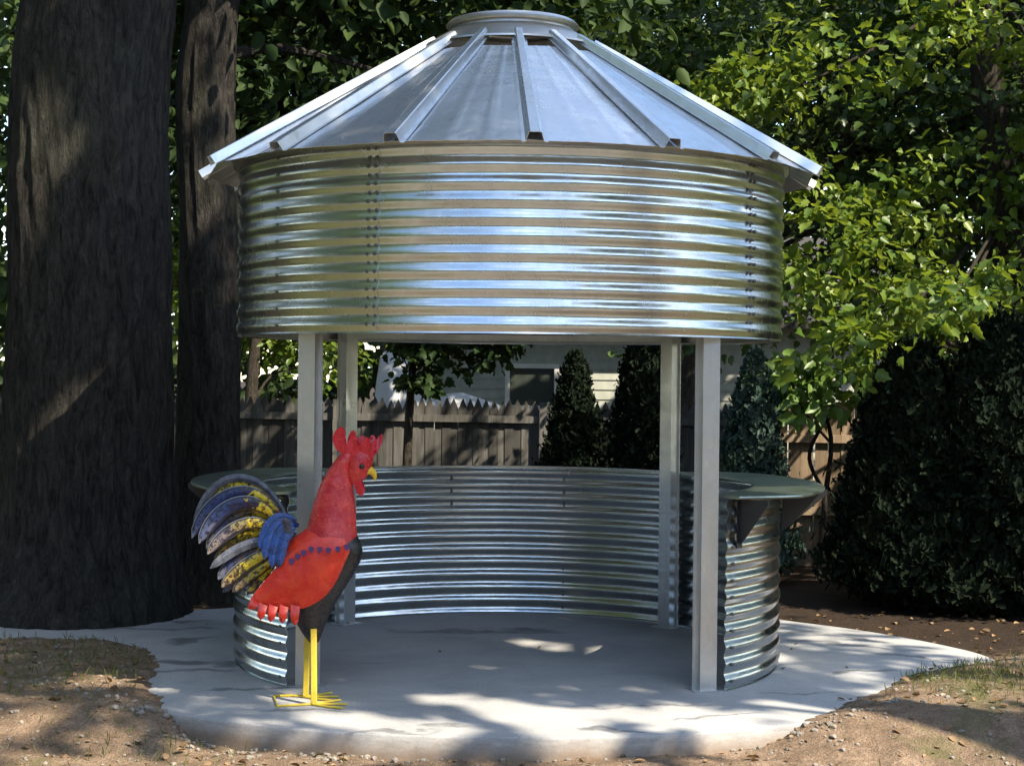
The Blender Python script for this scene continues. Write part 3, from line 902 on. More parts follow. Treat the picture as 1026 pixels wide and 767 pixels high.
def in_shaft(c, skip=1.1):
    d = np.array(SUN); hit = np.zeros(len(c), bool)
    for p, r in SHAFTS:
        v = c - p; t = v @ d
        dist = np.linalg.norm(v - t[:, None]*d, axis=1)
        hit |= (t > skip) & (dist < r)
    return hit

def trunk_mesh(mb, pts, rads, n=14, ridge=.0, sub=6, seed=0.):
    """tapered limb through pts with ridged, uneven bark"""
    P = [Vector(p) for p in pts]; out, rr = [], []
    for i in range(len(P)-1):
        p0, p1, p2, p3 = [P[max(0, min(len(P)-1, i+q))] for q in (-1, 0, 1, 2)]
        for s in range(sub):
            t = s/sub
            out.append(.5*((2*p1) + (-p0+p2)*t + (2*p0-5*p1+4*p2-p3)*t*t + (-p0+3*p1-3*p2+p3)*t**3))
            rr.append(rads[i]*(1-t) + rads[i+1]*t)
    out.append(P[-1]); rr.append(rads[-1])
    vs, up = [], None; k = len(out)
    for i, p in enumerate(out):
        t = (out[min(i+1, k-1)] - out[max(i-1, 0)]).normalized()
        if up is None:
            a = Vector((0, 1, 0)) if abs(t.y) < .9 else Vector((1, 0, 0))
            up = t.cross(a).normalized()
        up = (up - t*up.dot(t)).normalized(); w = t.cross(up)
        for j in range(n):
            a = 2*PI*j/n
            dv = up*math.cos(a) + w*math.sin(a)
            r = rr[i]
            if ridge:
                q = dv*rr[i]
                lob = mnoise.noise(Vector((q.x*1.6+seed, q.y*1.6, p.z*.25)))
                rg = 1 - abs(mnoise.noise(Vector((q.x*9+seed, q.y*9, p.z*1.1 + .4*mnoise.noise(Vector((q.x*4, q.y*4, p.z*2)))))))*2
                fn = mnoise.noise(Vector((q.x*26+seed, q.y*26, p.z*5)))
                r += rr[i]*.10*lob + ridge*rg + ridge*.35*fn
            vs.append(p + dv*r)
    fs = [(i*n+j, i*n+(j+1) % n, (i+1)*n+(j+1) % n, (i+1)*n+j) for i in range(k-1) for j in range(n)]
    fs += [tuple(range((k-1)*n, k*n))]
    mb.add(vs, fs)

def tree(name, label, base, trunk, blobs, ncl, per, spread, size, tmpl, leaf, cat='tree', bark_='bark2', group=None, limbs=8, tn=14, ridge=.0, sub=6, flat=.5, shell=.45, keep=None, lrad=.05, kind=None):
    e = empty(name, base)
    tag(e, label, cat, group, kind)
    cen, nor, ax, tone, cc = sprays(blobs, ncl, per, spread, shell, flat)
    if True:
        k = ~in_shaft(cen); cen, nor, ax, tone = cen[k], nor[k], ax[k], tone[k]
    mb = MB()
    trunk_mesh(mb, [t[:3] for t in trunk], [t[3] for t in trunk], tn, ridge, sub, base[0])
    tops = [Vector(t[:3]) for t in trunk[1:]]
    for i in range(limbs):
        c = Vector(cc[random.randrange(len(cc))])
        s = min(tops, key=lambda q: (q - c).length + random.random()*1.5)
        mid = s.lerp(c, .5) + Vector((random.uniform(-.2, .2), random.uniform(-.2, .2), random.uniform(.0, .35)))
        trunk_mesh(mb, [s, mid, c], [lrad, lrad*.6, lrad*.2], 7, 0, 4)
    mb.build('trunk', M[bark_], e, smooth=True, offset=base)
    sz = size*(.45 + .95*rng.random(len(cen)))
    leaves('crown', cen, nor, ax, sz, tmpl, M[leaf], e, base, tone)
    return e

# ---- the two big trunks at the left
def above(zmin_, x_max=None):
    return lambda c: (c[:, 2] > zmin_)
b0 = (-3.25, 1.6, -.15)
tree('oak_tree', 'huge dark oak with deeply furrowed trunk, the wider of the pair left of the gazebo', b0,
     [(-3.32, 1.6, -.25, .90), (-3.28, 1.6, .15, .76), (-3.27, 1.6, .8, .64), (-3.27, 1.62, 2.4, .585), (-3.27, 1.65, 4.4, .55), (-2.9, 1.7, 6.5, .5), (-2.6, 1.6, 9, .38), (-2.4, 1.6, 12, .2)],
     [(-4.0, 2.5, 8.8, 4.2, 3.6, 2.6), (-2.0, 3.4, 7.2, 2.2, 1.8, 1.5), (-3.0, .5, 9.5, 3, 3, 2.2), (-5.5, .8, 7.2, 2.2, 2.2, 1.6)], 420, 34, .42, .19, T_ELM, 'leaf_dark', bark_='bark', tn=260, ridge=.030, sub=34, limbs=14, lrad=.12)
b1 = (-2.62, 3.1, -.12)
tree('oak_tree', 'slimmer furrowed oak trunk standing between the huge oak and the gazebo', b1,
     [(-2.66, 3.1, -.2, .40), (-2.64, 3.1, .3, .30), (-2.62, 3.1, 1.5, .255), (-2.62, 3.1, 3.0, .25), (-2.66, 3.1, 4.6, .24), (-2.4, 3.2, 7, .2), (-2.1, 3.3, 10, .1)],
     [(-2.2, 4.2, 6.1, 2.2, 1.4, 1.5), (-.9, 4.6, 5.6, 2.2, 1.2, 1.1), (-2.4, 4.0, 8.5, 2.6, 2.4, 2.0), (-2.0, 4.6, 4.35, 1.2, .6, .8)], 300, 34, .34, .16, T_ELM, 'leaf_dark', bark_='bark', tn=150, ridge=.018, sub=26, limbs=12, lrad=.07)

# ---- the sunlit maple at the right
tree('maple_tree', 'leafy green maple with sunlit sprays at the right behind the gazebo roof', (5.6, 6.4, -.1),
     [(5.6, 6.4, -.15, .3), (5.55, 6.4, 1.5, .24), (5.2, 6.2, 3.6, .2), (4.9, 6.0, 6, .15), (4.8, 6, 8, .08)],
     [(2.25, 5.2, 4.85, .85, .6, .5), (4.0, 4.9, 5.4, .9, .6, .45), (3.0, 4.6, 2.95, .75, .6, .6), (4.1, 4.4, 2.6, .65, .6, .5), (3.4, 4.3, 2.1, .55, .5, .3), (3.3, 5.2, 5.0, .7, .5, .5), (7.0, 5.2, 3.8, 1.5, 1.1, 1.8), (2.95, 2.2, 2.12, .40, .3, .20), (3.55, 2.1, 2.45, .5, .3, .28), (4.3, 2.2, 2.75, .5, .3, .3),
      (3.9, 5.4, 3.7, .8, .5, .6), (5.6, 4.8, 4.4, 1.2, .9, 1.2), (5.3, 4.6, 2.7, .8, .6, .6), (2.6, 5.2, 3.9, .5, .4, .4)],
     340, 38, .17, .108, T_MAPLE, 'leaf_maple', limbs=34, lrad=.035, flat=.42, shell=.5)
tree('maple_tree', 'maple with shade-darkened leaf colour filling the gap behind the sunlit sprays, right of the roof', (4.3, 8.2, -.1),
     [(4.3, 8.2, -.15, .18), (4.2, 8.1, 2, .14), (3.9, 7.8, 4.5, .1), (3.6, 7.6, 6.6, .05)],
     [(3.8, 7.2, 3.4, 1.9, .8, 1.5), (2.4, 7.4, 5.7, 1.8, 1.0, 1.1), (5.4, 7.0, 4.6, 1.9, 1.2, 2.2), (6.6, 6.8, 7.6, 2.2, 1.6, 2.2), (8.6, 5.2, 5.0, 1.8, 1.8, 3.6), (4.4, 7.2, 6.0, 1.6, .8, .9), (1.45, 7.4, 2.45, .35, .3, .35), (1.2, 5.6, 6.8, 2.4, .9, .8), (4.0, 5.4, 6.8, 2.0, .9, .8)], 680, 36, .29, .115, T_MAPLE, 'leaf_mid', limbs=18, lrad=.03, flat=.42)  # high and outer clumps added to shade the fence and green the reflections
# ---- dark trees behind
tree('shade_tree', 'dark leafy tree rising behind the gazebo roof at the left', (-1.6, 11.5, -.1),
     [(-1.6, 11.5, -.15, .22), (-1.6, 11.5, 3, .18), (-1.4, 11.4, 6, .12), (-1.3, 11.3, 9, .05)],
     [(-2.4, 10.8, 5.8, 2.6, 1.4, 2.3), (.4, 11, 7.6, 2.6, 1.4, 2.0), (-4.6, 11, 6.4, 2.4, 1.4, 3.2)], 330, 34, .4, .19, T_ELM, 'leaf_dark', limbs=12)
tree('shade_tree', 'dense dark tree behind the roof cap, centre to right', (2.6, 12.8, -.1),
     [(2.6, 12.8, -.15, .25), (2.6, 12.8, 3, .2), (2.5, 12.6, 6, .14), (2.4, 12.4, 10, .05)],
     [(2.2, 11.8, 7.0, 2.8, 1.6, 2.2), (4.6, 12, 5.4, 2.8, 1.6, 2.6), (6.5, 11, 6.5, 2.6, 1.6, 3.4)], 330, 34, .42, .19, T_ELM, 'leaf_wood', limbs=12)
tree('sapling', 'thin dark forked sapling rising beyond the left end of the fence', (-3.45, 10.5, -.1),
     [(-3.45, 10.5, -.15, .10), (-3.42, 10.5, 1.4, .085), (-3.35, 10.5, 2.4, .07), (-3.1, 10.4, 3.4, .05), (-2.9, 10.3, 4.6, .03)],
     [(-3.3, 11.0, 2.5, .9, .5, .5), (-2.6, 11.2, 2.1, .9, .5, .5), (-4.2, 11.4, 3.4, 1.2, .7, 1.0)], 95, 34, .2, .105, T_ELM, 'leaf_maple', limbs=10, lrad=.025)
tree('small_tree', 'small tree with low dark leaves drooping over the fence', (-1.15, 7.1, -.1),
     [(-1.15, 7.1, -.15, .06), (-1.12, 7.1, 1.2, .05), (-1.05, 7.0, 2.2, .04), (-.9, 6.9, 3.2, .02)],
     [(-.98, 6.8, 2.22, .30, .3, .18), (-.55, 6.8, 2.12, .42, .3, .20), (-.2, 6.8, 2.25, .3, .3, .13), (-.55, 6.9, 2.9, .9, .5, .5), (-1.0, 6.8, 1.88, .16, .2, .16)], 66, 30, .12, .12, T_MAPLE, 'leaf_dark', limbs=12, lrad=.018)

# ---- shrubs
def conifer(name, label, x, y, h, r, n, leaf, group=None, size=.062, pw=.62):
    e = empty(name, (x, y, -.1)); tag(e, label, 'conifer', group)
    t = rng.random(n)**.8
    ang = rng.random(n)*2*PI
    lump = 1 + .15*np.sin(ang*3 + t*9 + x*5) + .13*np.sin(ang*7 - t*23) + .12*np.sin(ang*11 + t*41 + y) + .15*np.sin(ang*2 + t*6 + x*9) + .20*np.abs(rng.normal(size=n))*(rng.random(n) > .86)
    prof = (np.minimum(1, t*6+.35))*np.power(1 - t, pw)*1.12
    rr = r*prof*lump*(1 - .45*rng.random(n)**2.2) + .012
    cen = np.stack([x + rr*np.cos(ang), y + rr*np.sin(ang), -.08 + h*t*(1 + .02*rng.normal(size=n))], 1)
    out = np.stack([np.cos(ang), np.sin(ang), np.zeros(n)], 1)
    nor = out + rng.normal(size=(n, 3))*.55
    ax = out*.55 + np.array([0, 0, .9]) + rng.normal(size=(n, 3))*.4
    mb = MB(); mb.tube([(x, y, -.1), (x, y, h*.5), (x, y, h*.93)], [.05, .035, .006], 8)
    mb.build('trunk', M['bark2'], e, offset=(x, y, -.1))
    leaves('foliage', cen, nor, ax, size*(.6 + .9*rng.random(n)), T_SPRAY, M[leaf], e, (x, y, -.1))
    return e
D = 17.0
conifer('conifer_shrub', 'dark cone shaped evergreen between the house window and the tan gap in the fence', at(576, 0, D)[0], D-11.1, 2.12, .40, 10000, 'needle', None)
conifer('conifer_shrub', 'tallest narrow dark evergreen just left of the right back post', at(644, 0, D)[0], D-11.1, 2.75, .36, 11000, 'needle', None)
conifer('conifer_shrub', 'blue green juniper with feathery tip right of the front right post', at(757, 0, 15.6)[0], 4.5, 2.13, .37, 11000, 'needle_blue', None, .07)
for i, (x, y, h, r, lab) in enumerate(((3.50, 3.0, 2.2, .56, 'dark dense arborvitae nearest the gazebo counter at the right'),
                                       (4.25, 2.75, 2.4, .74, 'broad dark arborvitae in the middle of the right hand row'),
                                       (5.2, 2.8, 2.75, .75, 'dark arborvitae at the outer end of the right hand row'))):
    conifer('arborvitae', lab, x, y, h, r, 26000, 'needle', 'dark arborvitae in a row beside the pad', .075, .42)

# bright broad leaved shrub in front of the right fence
e = empty('leafy_shrub', (3.05, 4.9, -.1)); tag(e, 'bright green broad leaved shrub by the tan fence right of the counter', 'shrub')
mb = MB()
trunk_mesh(mb, [(3.05, 4.9, -.15), (3.12, 4.9, .7), (3.16, 4.85, 1.3), (3.0, 4.8, 1.75)], [.03, .028, .022, .012], 8, 0, 6)
trunk_mesh(mb, [(3.12, 4.9, .75), (2.95, 4.85, 1.1), (3.06, 4.8, 1.42), (3.15, 4.8, 1.5)], [.02, .02, .018, .01], 8, 0, 6)
trunk_mesh(mb, [(3.16, 4.85, 1.25), (2.85, 4.75, 1.6), (2.7, 4.7, 1.95)], [.015, .012, .006], 6, 0, 5)
trunk_mesh(mb, [(3.0, 4.8, 1.7), (3.15, 4.75, 2.1), (3.05, 4.7, 2.4)], [.012, .01, .005], 6, 0, 5)
mb.build('stem', M['bark2'], e, smooth=True, offset=(3.05, 4.9, -.1))
cen, nor, ax, tone, cc = sprays([(2.8, 4.7, 1.95, .38, .3, .22), (2.72, 4.65, 1.72, .3, .25, .18), (3.15, 4.7, 1.75, .25, .25, .2)], 34, 9, .10, .5, .7)
nor += np.array([.4, -.7, .2])
leaves('foliage', cen, nor, ax, .15*(.7 + .6*rng.random(len(cen))), T_ELM, M['leaf_bright'], e, (3.05, 4.9, -.1), tone)

# ------------------------------------------------------------------ fences
def fence(name, label, p0, p1, h0, h1, mat, pick_w, gap, pointed=True, npanel=4, rails=(.28, 1.28), zb=-.12):
    e = empty(name, (*p0, zb)); tag(e, label, 'fence')
    a, b_ = Vector(p0), Vector(p1); L = (b_ - a).length; d = (b_ - a)/L; nrm = Vector((d.y, -d.x))  # towards the camera
    def P(s, o, z): return (a.x + d.x*s + nrm.x*o, a.y + d.y*s + nrm.y*o, z)
    for k in range(npanel):
        s0, s1 = L*k/npanel, L*(k+1)/npanel
        mb = MB(); tones = []
        s = s0 + .01
        while s + pick_w < s1:
            hh = h0 + (h1 - h0)*s/L + random.uniform(-.022, .022)
            lean = random.uniform(-.006, .006)
            o = (-.009 if len(tones) % 16 < 8 else 0.) + random.uniform(-.002, 0); t = .018
            if pointed: q = [(0, 0), (pick_w, 0), (pick_w, hh-.12), (pick_w*.5 + .005, hh), (pick_w*.5 - .005, hh), (0, hh-.12)]
            else: q = [(0, 0), (pick_w, 0), (pick_w, hh-.03), (pick_w-.025, hh), (.025, hh), (0, hh-.03)]
            f1 = [P(s + u + lean*v, o, zb + v) for u, v in q]; f2 = [P(s + u + lean*v, o - t, zb + v) for u, v in q]
            mb.loft([f1, f2]); tones += [random.random()]*(len(q) + 2)
            s += pick_w + (gap if gap < 0 else gap*random.uniform(.5, 1.5))
        po_ = mb.build('picket_panel', mat, e, offset=(*p0, zb))
        A = po_.data.attributes.new('tone', 'FLOAT', 'FACE'); A.data.foreach_set('value', tones)
        for rz in rails:
            r_ = MB()
            dz = (h1 - h0)/L
            f = lambda s, o, z: P(s, o, zb + z + dz*s)
            r_.loft([[f(s, .0035, rz), f(s, .042, rz), f(s, .042, rz+.085), f(s, .0035, rz+.085)] for s in (s0 + .05, s1 - .05)])
            r_.build('rail', mat, po_, offset=(*p0, zb))
    for k in range(npanel + 1):
        s = L*k/npanel; hh = h0 + (h1 - h0)*s/L - .02
        pm = MB()
        pm.loft([[P(s-.045, .0035, z), P(s+.045, .0035, z), P(s+.045, .095, z), P(s-.045, .095, z)] for z in (zb - .1, zb + hh)])
        pm.build('post', mat, e, offset=(*p0, zb))
    return e
fence('picket_fence', 'weathered grey picket fence with pointed tops across the yard behind the gazebo', (-9.5, 8.9), (2.9, 8.3), 1.74, 1.68, M['wood'],   .106, -.010, True, 5, (.3, 1.47))
fence('board_fence', 'tan board fence lit by the sun right of the gazebo', (2.55, 6.3), (7.6, 5.6), 1.75, 1.75, M['wood_tan'], .135, .006, False, 3, (.55, 1.32))

# ------------------------------------------------------------------ house and tarp behind the fence
HX0, HX1, HY, HZ = -1.9, 6.2, 15.2, 2.75
H = empty('house', (HX0, HY, -.1)); tag(H, 'pale grey green house with a white framed window behind the fence', 'house')
off = (HX0, HY, -.1)
w0, w1, z0_, z1_ = at(506, 0, 26.3)[0], at(560, 0, 26.3)[0], 1.30, at(0, 364, 26.3)[2]
mb = MB()
# front wall round the window opening, lapped boards
def lap_wall(x0, x1, za, zb):
    n = max(1, round((zb - za)/.16))
    for i in range(n):
        a, b_ = za + (zb-za)*i/n, za + (zb-za)*(i+1)/n
        mb.add([(x0, HY, a), (x1, HY, a), (x1, HY+.016, b_), (x0, HY+.016, b_), (x0, HY+.14, a), (x1, HY+.14, a), (x1, HY+.14, b_), (x0, HY+.14, b_)],
               [(0, 1, 2, 3), (4, 7, 6, 5), (0, 3, 7, 4), (1, 5, 6, 2), (0, 4, 5, 1), (3, 2, 6, 7)])
lap_wall(HX0, w0, -.1, HZ); lap_wall(w1, HX1, -.1, HZ); lap_wall(w0, w1, -.1, z0_); lap_wall(w0, w1, z1_, HZ)
mb.box((HX0, HY+.142, -.1), (HX0+.14, HY+6, HZ)); mb.box((HX1-.14, HY+.142, -.1), (HX1, HY+6, HZ)); mb.box((HX0+.142, HY+5.86, -.1), (HX1-.142, HY+6, HZ))
mb.build('wall', M['siding'], H, offset=off)
rf = MB()
rf.loft([[(x, HY-.45, HZ-.10), (x, HY+3, HZ+1.5), (x, HY+6.45, HZ-.10), (x, HY+6.45, HZ+.02), (x, HY+3, HZ+1.64), (x, HY-.45, HZ+.02)] for x in (HX0-.35, HX1+.35)])
rf.build('roof', M['roofing'], H, offset=off)
wf = MB(); t = .075
wf.box((w0, HY-.03, z0_), (w0+t, HY+.08, z1_)); wf.box((w1-t, HY-.03, z0_), (w1, HY+.08, z1_))
wf.box((w0+t+.001, HY-.03, z1_-t), (w1-t-.001, HY+.08, z1_)); wf.box((w0+t+.001, HY-.03, z0_), (w1-t-.001, HY+.08, z0_+t))
wm = wf.build('window', M['trim'], H, offset=off)
gl = MB(); gl.box((w0+t+.001, HY+.03, z0_+t+.001), (w1-t-.001, HY+.045, z1_-t-.001)); gl.build('pane', M['glass'], wm, offset=off)

# draped tarp behind the pickets
tp = MB()
prof = [(-.05, .8), (.0, 1.75), (.06, 2.14), (.2, 2.19), (.36, 2.08), (.52, 1.98), (.60, 1.72), (.76, 1.54), (.94, 1.62), (1.12, 1.64), (1.36, 1.56), (1.62, 1.48), (1.78, 1.2), (1.84, .8)]
tx0 = at(377, 0, 21.2)[0]
rows = []
for j in range(15):
    v = j/14
    row = []
    for i in range(61):
        u = i/60*(len(prof)-1); k = min(int(u), len(prof)-2); f = u - k
        x = prof[k][0]*(1-f) + prof[k+1][0]*f; z = prof[k][1]*(1-f) + prof[k+1][1]*f
        fall = (2*v - 1)
        zz = -.05 + (z + .05)*(1 - .92*abs(fall)**1.6)
        fold = .05*math.sin(i*.75 + 2.2*v)*abs(fall) + .03*mnoise.noise(Vector((x*4, v*5, 2)))
        row.append((tx0 + x + .1*fold, 10.1 + fall*.7 + fold, zz))
    rows.append(row)
tp.grid(rows)
to = tp.build('tarp', M['tarp'], None, smooth=True, thick=.006, fix=False)
tag(to, 'white tarp draped in folds over a heap behind the picket fence', 'tarp')

# ------------------------------------------------------------------ far wood (one mass) and trees round the yard
n = 62000
x = rng.uniform(-22, 24, n); z = rng.random(n)**.85*15; y = 20 + 9*rng.random(n) + .02*x*x
gap = np.array([mnoise.noise(Vector((a*.5, c*.55, 4.0))) for a, c in zip(x, z)])
k = gap > -.62
cen = np.stack([x, y, z - .1], 1)[k]
nor = rng.normal(size=cen.shape)*.7 + np.array([.2, -.6, .5]); ax = rng.normal(size=cen.shape) + np.array([0, 0, -.5])
fw = leaves('far_wood', cen, nor, ax, .34*(.6 + .8*rng.random(len(cen))), T_ELM, M['leaf_wood'], None, (0, 0, 0))
tag(fw, 'dark woodland mass closing the view beyond the yard', 'woodland', kind='stuff')

# trees on the near side of the yard: they dapple the pad and are mirrored in the steel
tree('yard_tree', 'tall open crowned tree on the sun side of the yard, shading the pad', (8.3, -6.6, -.1),
     [(8.3, -6.6, -.2, .32), (8.2, -6.5, 3, .26), (7.9, -6.3, 6, .2), (7.6, -6.0, 9, .13), (7.4, -5.9, 12, .06)],
     [(7.2, -5.6, 9.4, 3.0, 3.0, 2.2), (5.6, -4.2, 8.4, 2.2, 2.2, 1.6), (8.4, -7.4, 9.4, 2.4, 2.4, 2), (7.4, -4.4, 12.2, 3.0, 2.6, 2.2), (7.2, -7.2, 12.6, 3.0, 2.6, 2.2), (4.6, -5.6, 7.6, 1.6, 1.6, 1.0), (5.0, -5.4, 13.6, 2.8, 2.2, 2.4), (7.2, -6.4, 15.4, 2.4, 2.2, 1.6), (3.6, -4.4, 14.8, 2.2, 2.0, 1.9), (3.8, -5.2, 11.7, 1.5, 1.4, 1.4)], 800, 34, .40, .2, T_ELM, 'leaf_maple', limbs=26, lrad=.06, flat=.6)  # highest clumps added out of view to keep sun off the big trunks
tree('yard_tree', 'broad shady tree on the left side of the yard, nearer than the gazebo', (-9.0, -5.5, -.1),
     [(-9, -5.5, -.2, .36), (-9, -5.5, 3, .3), (-8.8, -5.5, 6, .2), (-8.6, -5.4, 10, .08)],
     [(-8, -5, 6.5, 3.4, 3.6, 4.0), (-8.5, -8.5, 6, 3.4, 3, 4), (-8.2, -1.8, 6.5, 3., 2.6, 4)], 380, 30, .55, .26, T_ELM, 'leaf_maple', limbs=12, lrad=.07)
tree('yard_tree', 'leafy tree at the right edge of the yard, level with the gazebo', (11.0, 1.0, -.1),
     [(11, 1, -.2, .3), (11, 1, 3, .24), (10.8, 1, 6, .16), (10.6, 1, 9, .06)],
     [(10.4, .5, 4.6, 2.6, 3.0, 3.2), (11, 3.5, 4.5, 2.6, 2.6, 3.0), (10.5, -2.6, 3.4, 1.8, 1.8, 2.0), (9.8, .6, 9.6, 2.4, 2.4, 1.6), (11, 3.4, 9, 2.2, 2.2, 1.8)], 380, 30, .5, .24, T_ELM, 'leaf_maple', limbs=12, lrad=.06)
tree('yard_tree', 'spreading green tree added beyond the outer arborvitae for the steel to mirror', (9.0, 7.2, -.1),
     [(9, 7.2, -.2, .25), (9, 7.1, 3, .2), (8.9, 6.9, 6, .13), (8.8, 6.8, 9, .05)],
     [(8.5, 6.4, 6.2, 2.8, 2.2, 4.2), (10.2, 4.0, 5.2, 2.2, 2.0, 4.6), (11.5, 1.5, 6, 1.8, 2.2, 5)], 420, 32, .42, .22, T_ELM, 'leaf_maple', limbs=14, lrad=.05)  # added to keep blue sky out of the right wall's reflection
tree('yard_tree', 'unseen green tree added beyond the huge oak for the steel to mirror', (-9.0, 5.0, -.1),
     [(-9, 5, -.2, .25), (-9, 5, 3, .2), (-8.8, 5, 6, .13), (-8.7, 5, 9, .05)],
     [(-8.6, 5, 4.8, 2.4, 2.6, 4.6), (-9, 1.5, 4.6, 2.2, 2.2, 4.4), (-9.5, 8.5, 4.6, 2.4, 2.2, 4.4)], 380, 32, .42, .24, T_ELM, 'leaf_maple', limbs=14, lrad=.05)  # out of view, added to cover the sky mirrored in the left wall
n = 44000
a = rng.uniform(-PI*.98, -.02, n); rr = 36 + 8*rng.random(n)
hgt = 11.5 + 2.0*np.sin(a*5) + 1.5*np.sin(a*11+1)  # height raised so the steel mirrors a dark band under the sky
cen = np.stack([rr*np.cos(a), rr*np.sin(a) - 4, hgt*rng.random(n)**.8], 1)
nor = rng.normal(size=cen.shape)*.7 + np.array([0, .6, .5]); ax = rng.normal(size=cen.shape)
fw = leaves('far_hedgerow', cen, nor, ax, .7*(.6 + .8*rng.random(n)), T_ELM, M['leaf_wood'])
tag(fw, 'line of woods beyond the open side of the yard', 'woodland', kind='stuff')

# ------------------------------------------------------------------ small ground stuff
def terr_pts(n, fx, fy, test):
    out = []
    while len(out) < n:
        x_, y_ = fx(), fy()
        if test(x_, y_): out.append((x_, y_, terrain(x_, y_)))
    return out
def outside(x_, y_, m=.0):
    if terrain(x_, y_) < -.16: return False
    return math.hypot(x_, y_-.35) > pad_r(math.atan2(y_-.35, x_)) + m or terrain(x_, y_) > .012
# stones and crumbs
mb = MB()
def stone(x_, y_, z_, r):
    bm = bmesh.new(); bmesh.ops.create_icosphere(bm, subdivisions=1, radius=1)
    sx, sy, sz = random.uniform(.7, 1.3), random.uniform(.7, 1.3), random.uniform(.45, .9)
    ra = random.random()*PI; q = random.random()*50
    vs = []
    for v in bm.verts:
        p = v.co * (1 + .35*mnoise.noise(v.co*1.3 + Vector((q, q, q))))
        vs.append((x_ + r*(p.x*sx*math.cos(ra) - p.y*sy*math.sin(ra)), y_ + r*(p.x*sx*math.sin(ra) + p.y*sy*math.cos(ra)), z_ + r*(p.z*sz + .25)))
    mb.add(vs, [tuple(v.index for v in f.verts) for f in bm.faces]); bm.free()
def edge_pt(a, dr):
    r_ = pad_r(a) + dr
    return r_*math.cos(a), .35 + r_*math.sin(a)
for i in range(330):
    a = math.radians(random.choice([random.uniform(-150, -40), random.gauss(-128, 4), random.gauss(-106, 6), random.gauss(-57, 4)]))
    x_, y_ = edge_pt(a, abs(random.gauss(.03, .10)))
    stone(x_, y_, terrain(x_, y_), random.choice([.004, .005, .007, .009, .012, .02]))
for (x_, y_, z_) in terr_pts(3200, lambda: random.uniform(-5.2, 5.2), lambda: random.uniform(-3.3, .3), lambda a, b_: outside(a, b_)):
    stone(x_, y_, z_, random.choice([.003, .004, .005, .006, .009, .015]))
gv = mb.build('gravel', M['stone'], fix=False); tag(gv, 'pale stones and concrete crumbs scattered on the dirt', 'gravel', kind='stuff')
# dead leaves
pts = np.array(terr_pts(1500, lambda: random.uniform(-5.4, 5.4), lambda: random.uniform(-3.4, 2.6), lambda a, b_: outside(a, b_, .02))
               + [(x_, y_, .003) for x_, y_ in [(random.uniform(-2.3, 2.3), random.uniform(-2.2, 1.2)) for _ in range(12)]])
pts[:, 2] += .008
nor = rng.normal(size=pts.shape)*.35 + np.array([0, 0, 1]); ax = rng.normal(size=pts.shape)
lt = leaves('dead_leaves', pts, nor, ax, .045*(.5 + rng.random(len(pts))), T_ELM, M['litter'])
tag(lt, 'small dead leaves lying on the dirt and pad', 'dead leaves', kind='stuff')
# thin grass
pts = []
for (cx, cy, sx, sy, n_) in ((2.95, -.95, .35, .35, 900), (-2.75, -.9, .4, .6, 600), (-3.4, -.9, .8, 1.0, 900), (3.6, -1.2, .7, .6, 700), (0, -3.2, 3, .3, 200), (-1.9, -2.5, .3, .2, 120)):
    for _ in range(n_):
        x_, y_ = random.gauss(cx, sx), random.gauss(cy, sy)
        if outside(x_, y_): pts.append((x_, y_, terrain(x_, y_)))
pts = np.array(pts)
nor = rng.normal(size=pts.shape)*np.array([1, 1, .2]); ax = rng.normal(size=pts.shape)*.55 + np.array([0, 0, .8])
gr = leaves('grass', pts, nor, ax, .055*(.5 + rng.random(len(pts))), T_BLADE, M['grass'])
tag(gr, 'thin short grass growing in the dirt beside the pad', 'grass', kind='stuff')

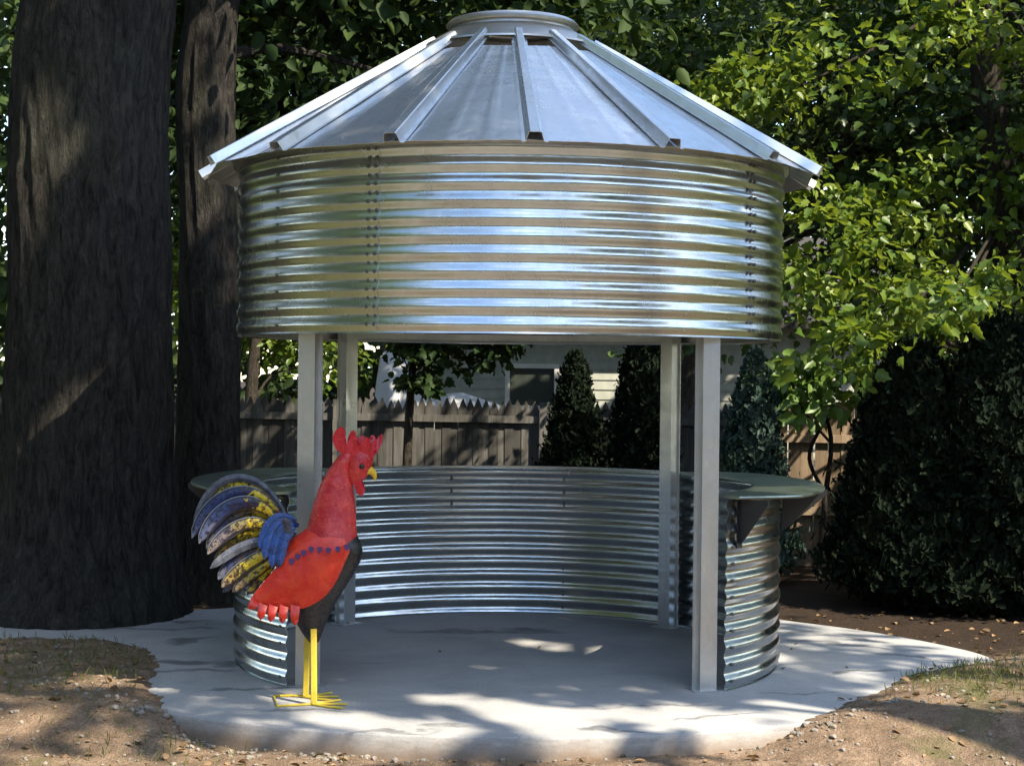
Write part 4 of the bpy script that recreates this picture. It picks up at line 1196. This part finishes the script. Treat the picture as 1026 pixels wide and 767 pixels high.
# ------------------------------------------------------------------ sky, sun, camera
sd = SUN
w = bpy.data.worlds.new('World'); S.world = w; w.use_nodes = True
nt = w.node_tree
bg = nt.nodes['Background']; bg.inputs['Strength'].default_value = .12
sky = nt.nodes.new('ShaderNodeTexSky'); sky.sky_type = 'NISHITA'; sky.sun_disc = False
sky.sun_elevation = EL; sky.sun_rotation = math.atan2(sd.x, sd.y)
sky.air_density = 1.1; sky.dust_density = .3; sky.ozone_density = 1.5
gc = nt.nodes.new('ShaderNodeTexCoord'); sp = nt.nodes.new('ShaderNodeSeparateXYZ'); nt.links.new(gc.outputs['Generated'], sp.inputs[0])
zz = math_(nt, 'ADD', math_(nt, 'MAXIMUM', sp.outputs['Z'], 0), .22)
cb = nt.nodes.new('ShaderNodeCombineXYZ')
nt.links.new(math_(nt, 'DIVIDE', sp.outputs['X'], zz), cb.inputs[0]); nt.links.new(math_(nt, 'DIVIDE', sp.outputs['Y'], zz), cb.inputs[1])
cn = noise_(nt, cb.outputs[0], 1.5, 8, .6, .3)  # clouds added to the sky to whiten reflections in roof and ring
nt.links.new(mixc(nt, maprange(nt, cn, .49, .68, 0, .85), sky.outputs[0], (8.5, 8.6, 8.9)), bg.inputs['Color'])
L = bpy.data.lights.new('sun', 'SUN'); L.energy = 3.9; L.angle = math.radians(.53); L.color = (1, .88, .70)
lo = bpy.data.objects.new('sun', L); C.objects.link(lo); lo.location = (20, -16, 25)
lo.rotation_euler = (-sd).to_track_quat('-Z', 'Y').to_euler()

cam = bpy.data.cameras.new('camera'); co = bpy.data.objects.new('camera', cam); C.objects.link(co)
co.location = CAM
cam.sensor_width = 36; cam.lens = 36*FPX/1026; cam.clip_end = 1000; cam.clip_start = .05
pitch = -math.atan(11.5/FPX); yaw = -math.atan(3/FPX); roll = math.radians(.6)
from mathutils import Matrix
co.rotation_euler = (Matrix.Rotation(yaw, 3, 'Z') @ Matrix.Rotation(PI/2 + pitch, 3, 'X') @ Matrix.Rotation(roll, 3, 'Z')).to_euler()
S.camera = co
S.view_settings.view_transform = 'Standard'; S.view_settings.look = 'None'
S.view_settings.exposure = 1.8; S.view_settings.gamma = 1
S.render.engine = 'CYCLES'
S.cycles.use_denoising = True
S.cycles.max_bounces = 8; S.cycles.transparent_max_bounces = 4
S.cycles.sample_clamp_indirect = 6
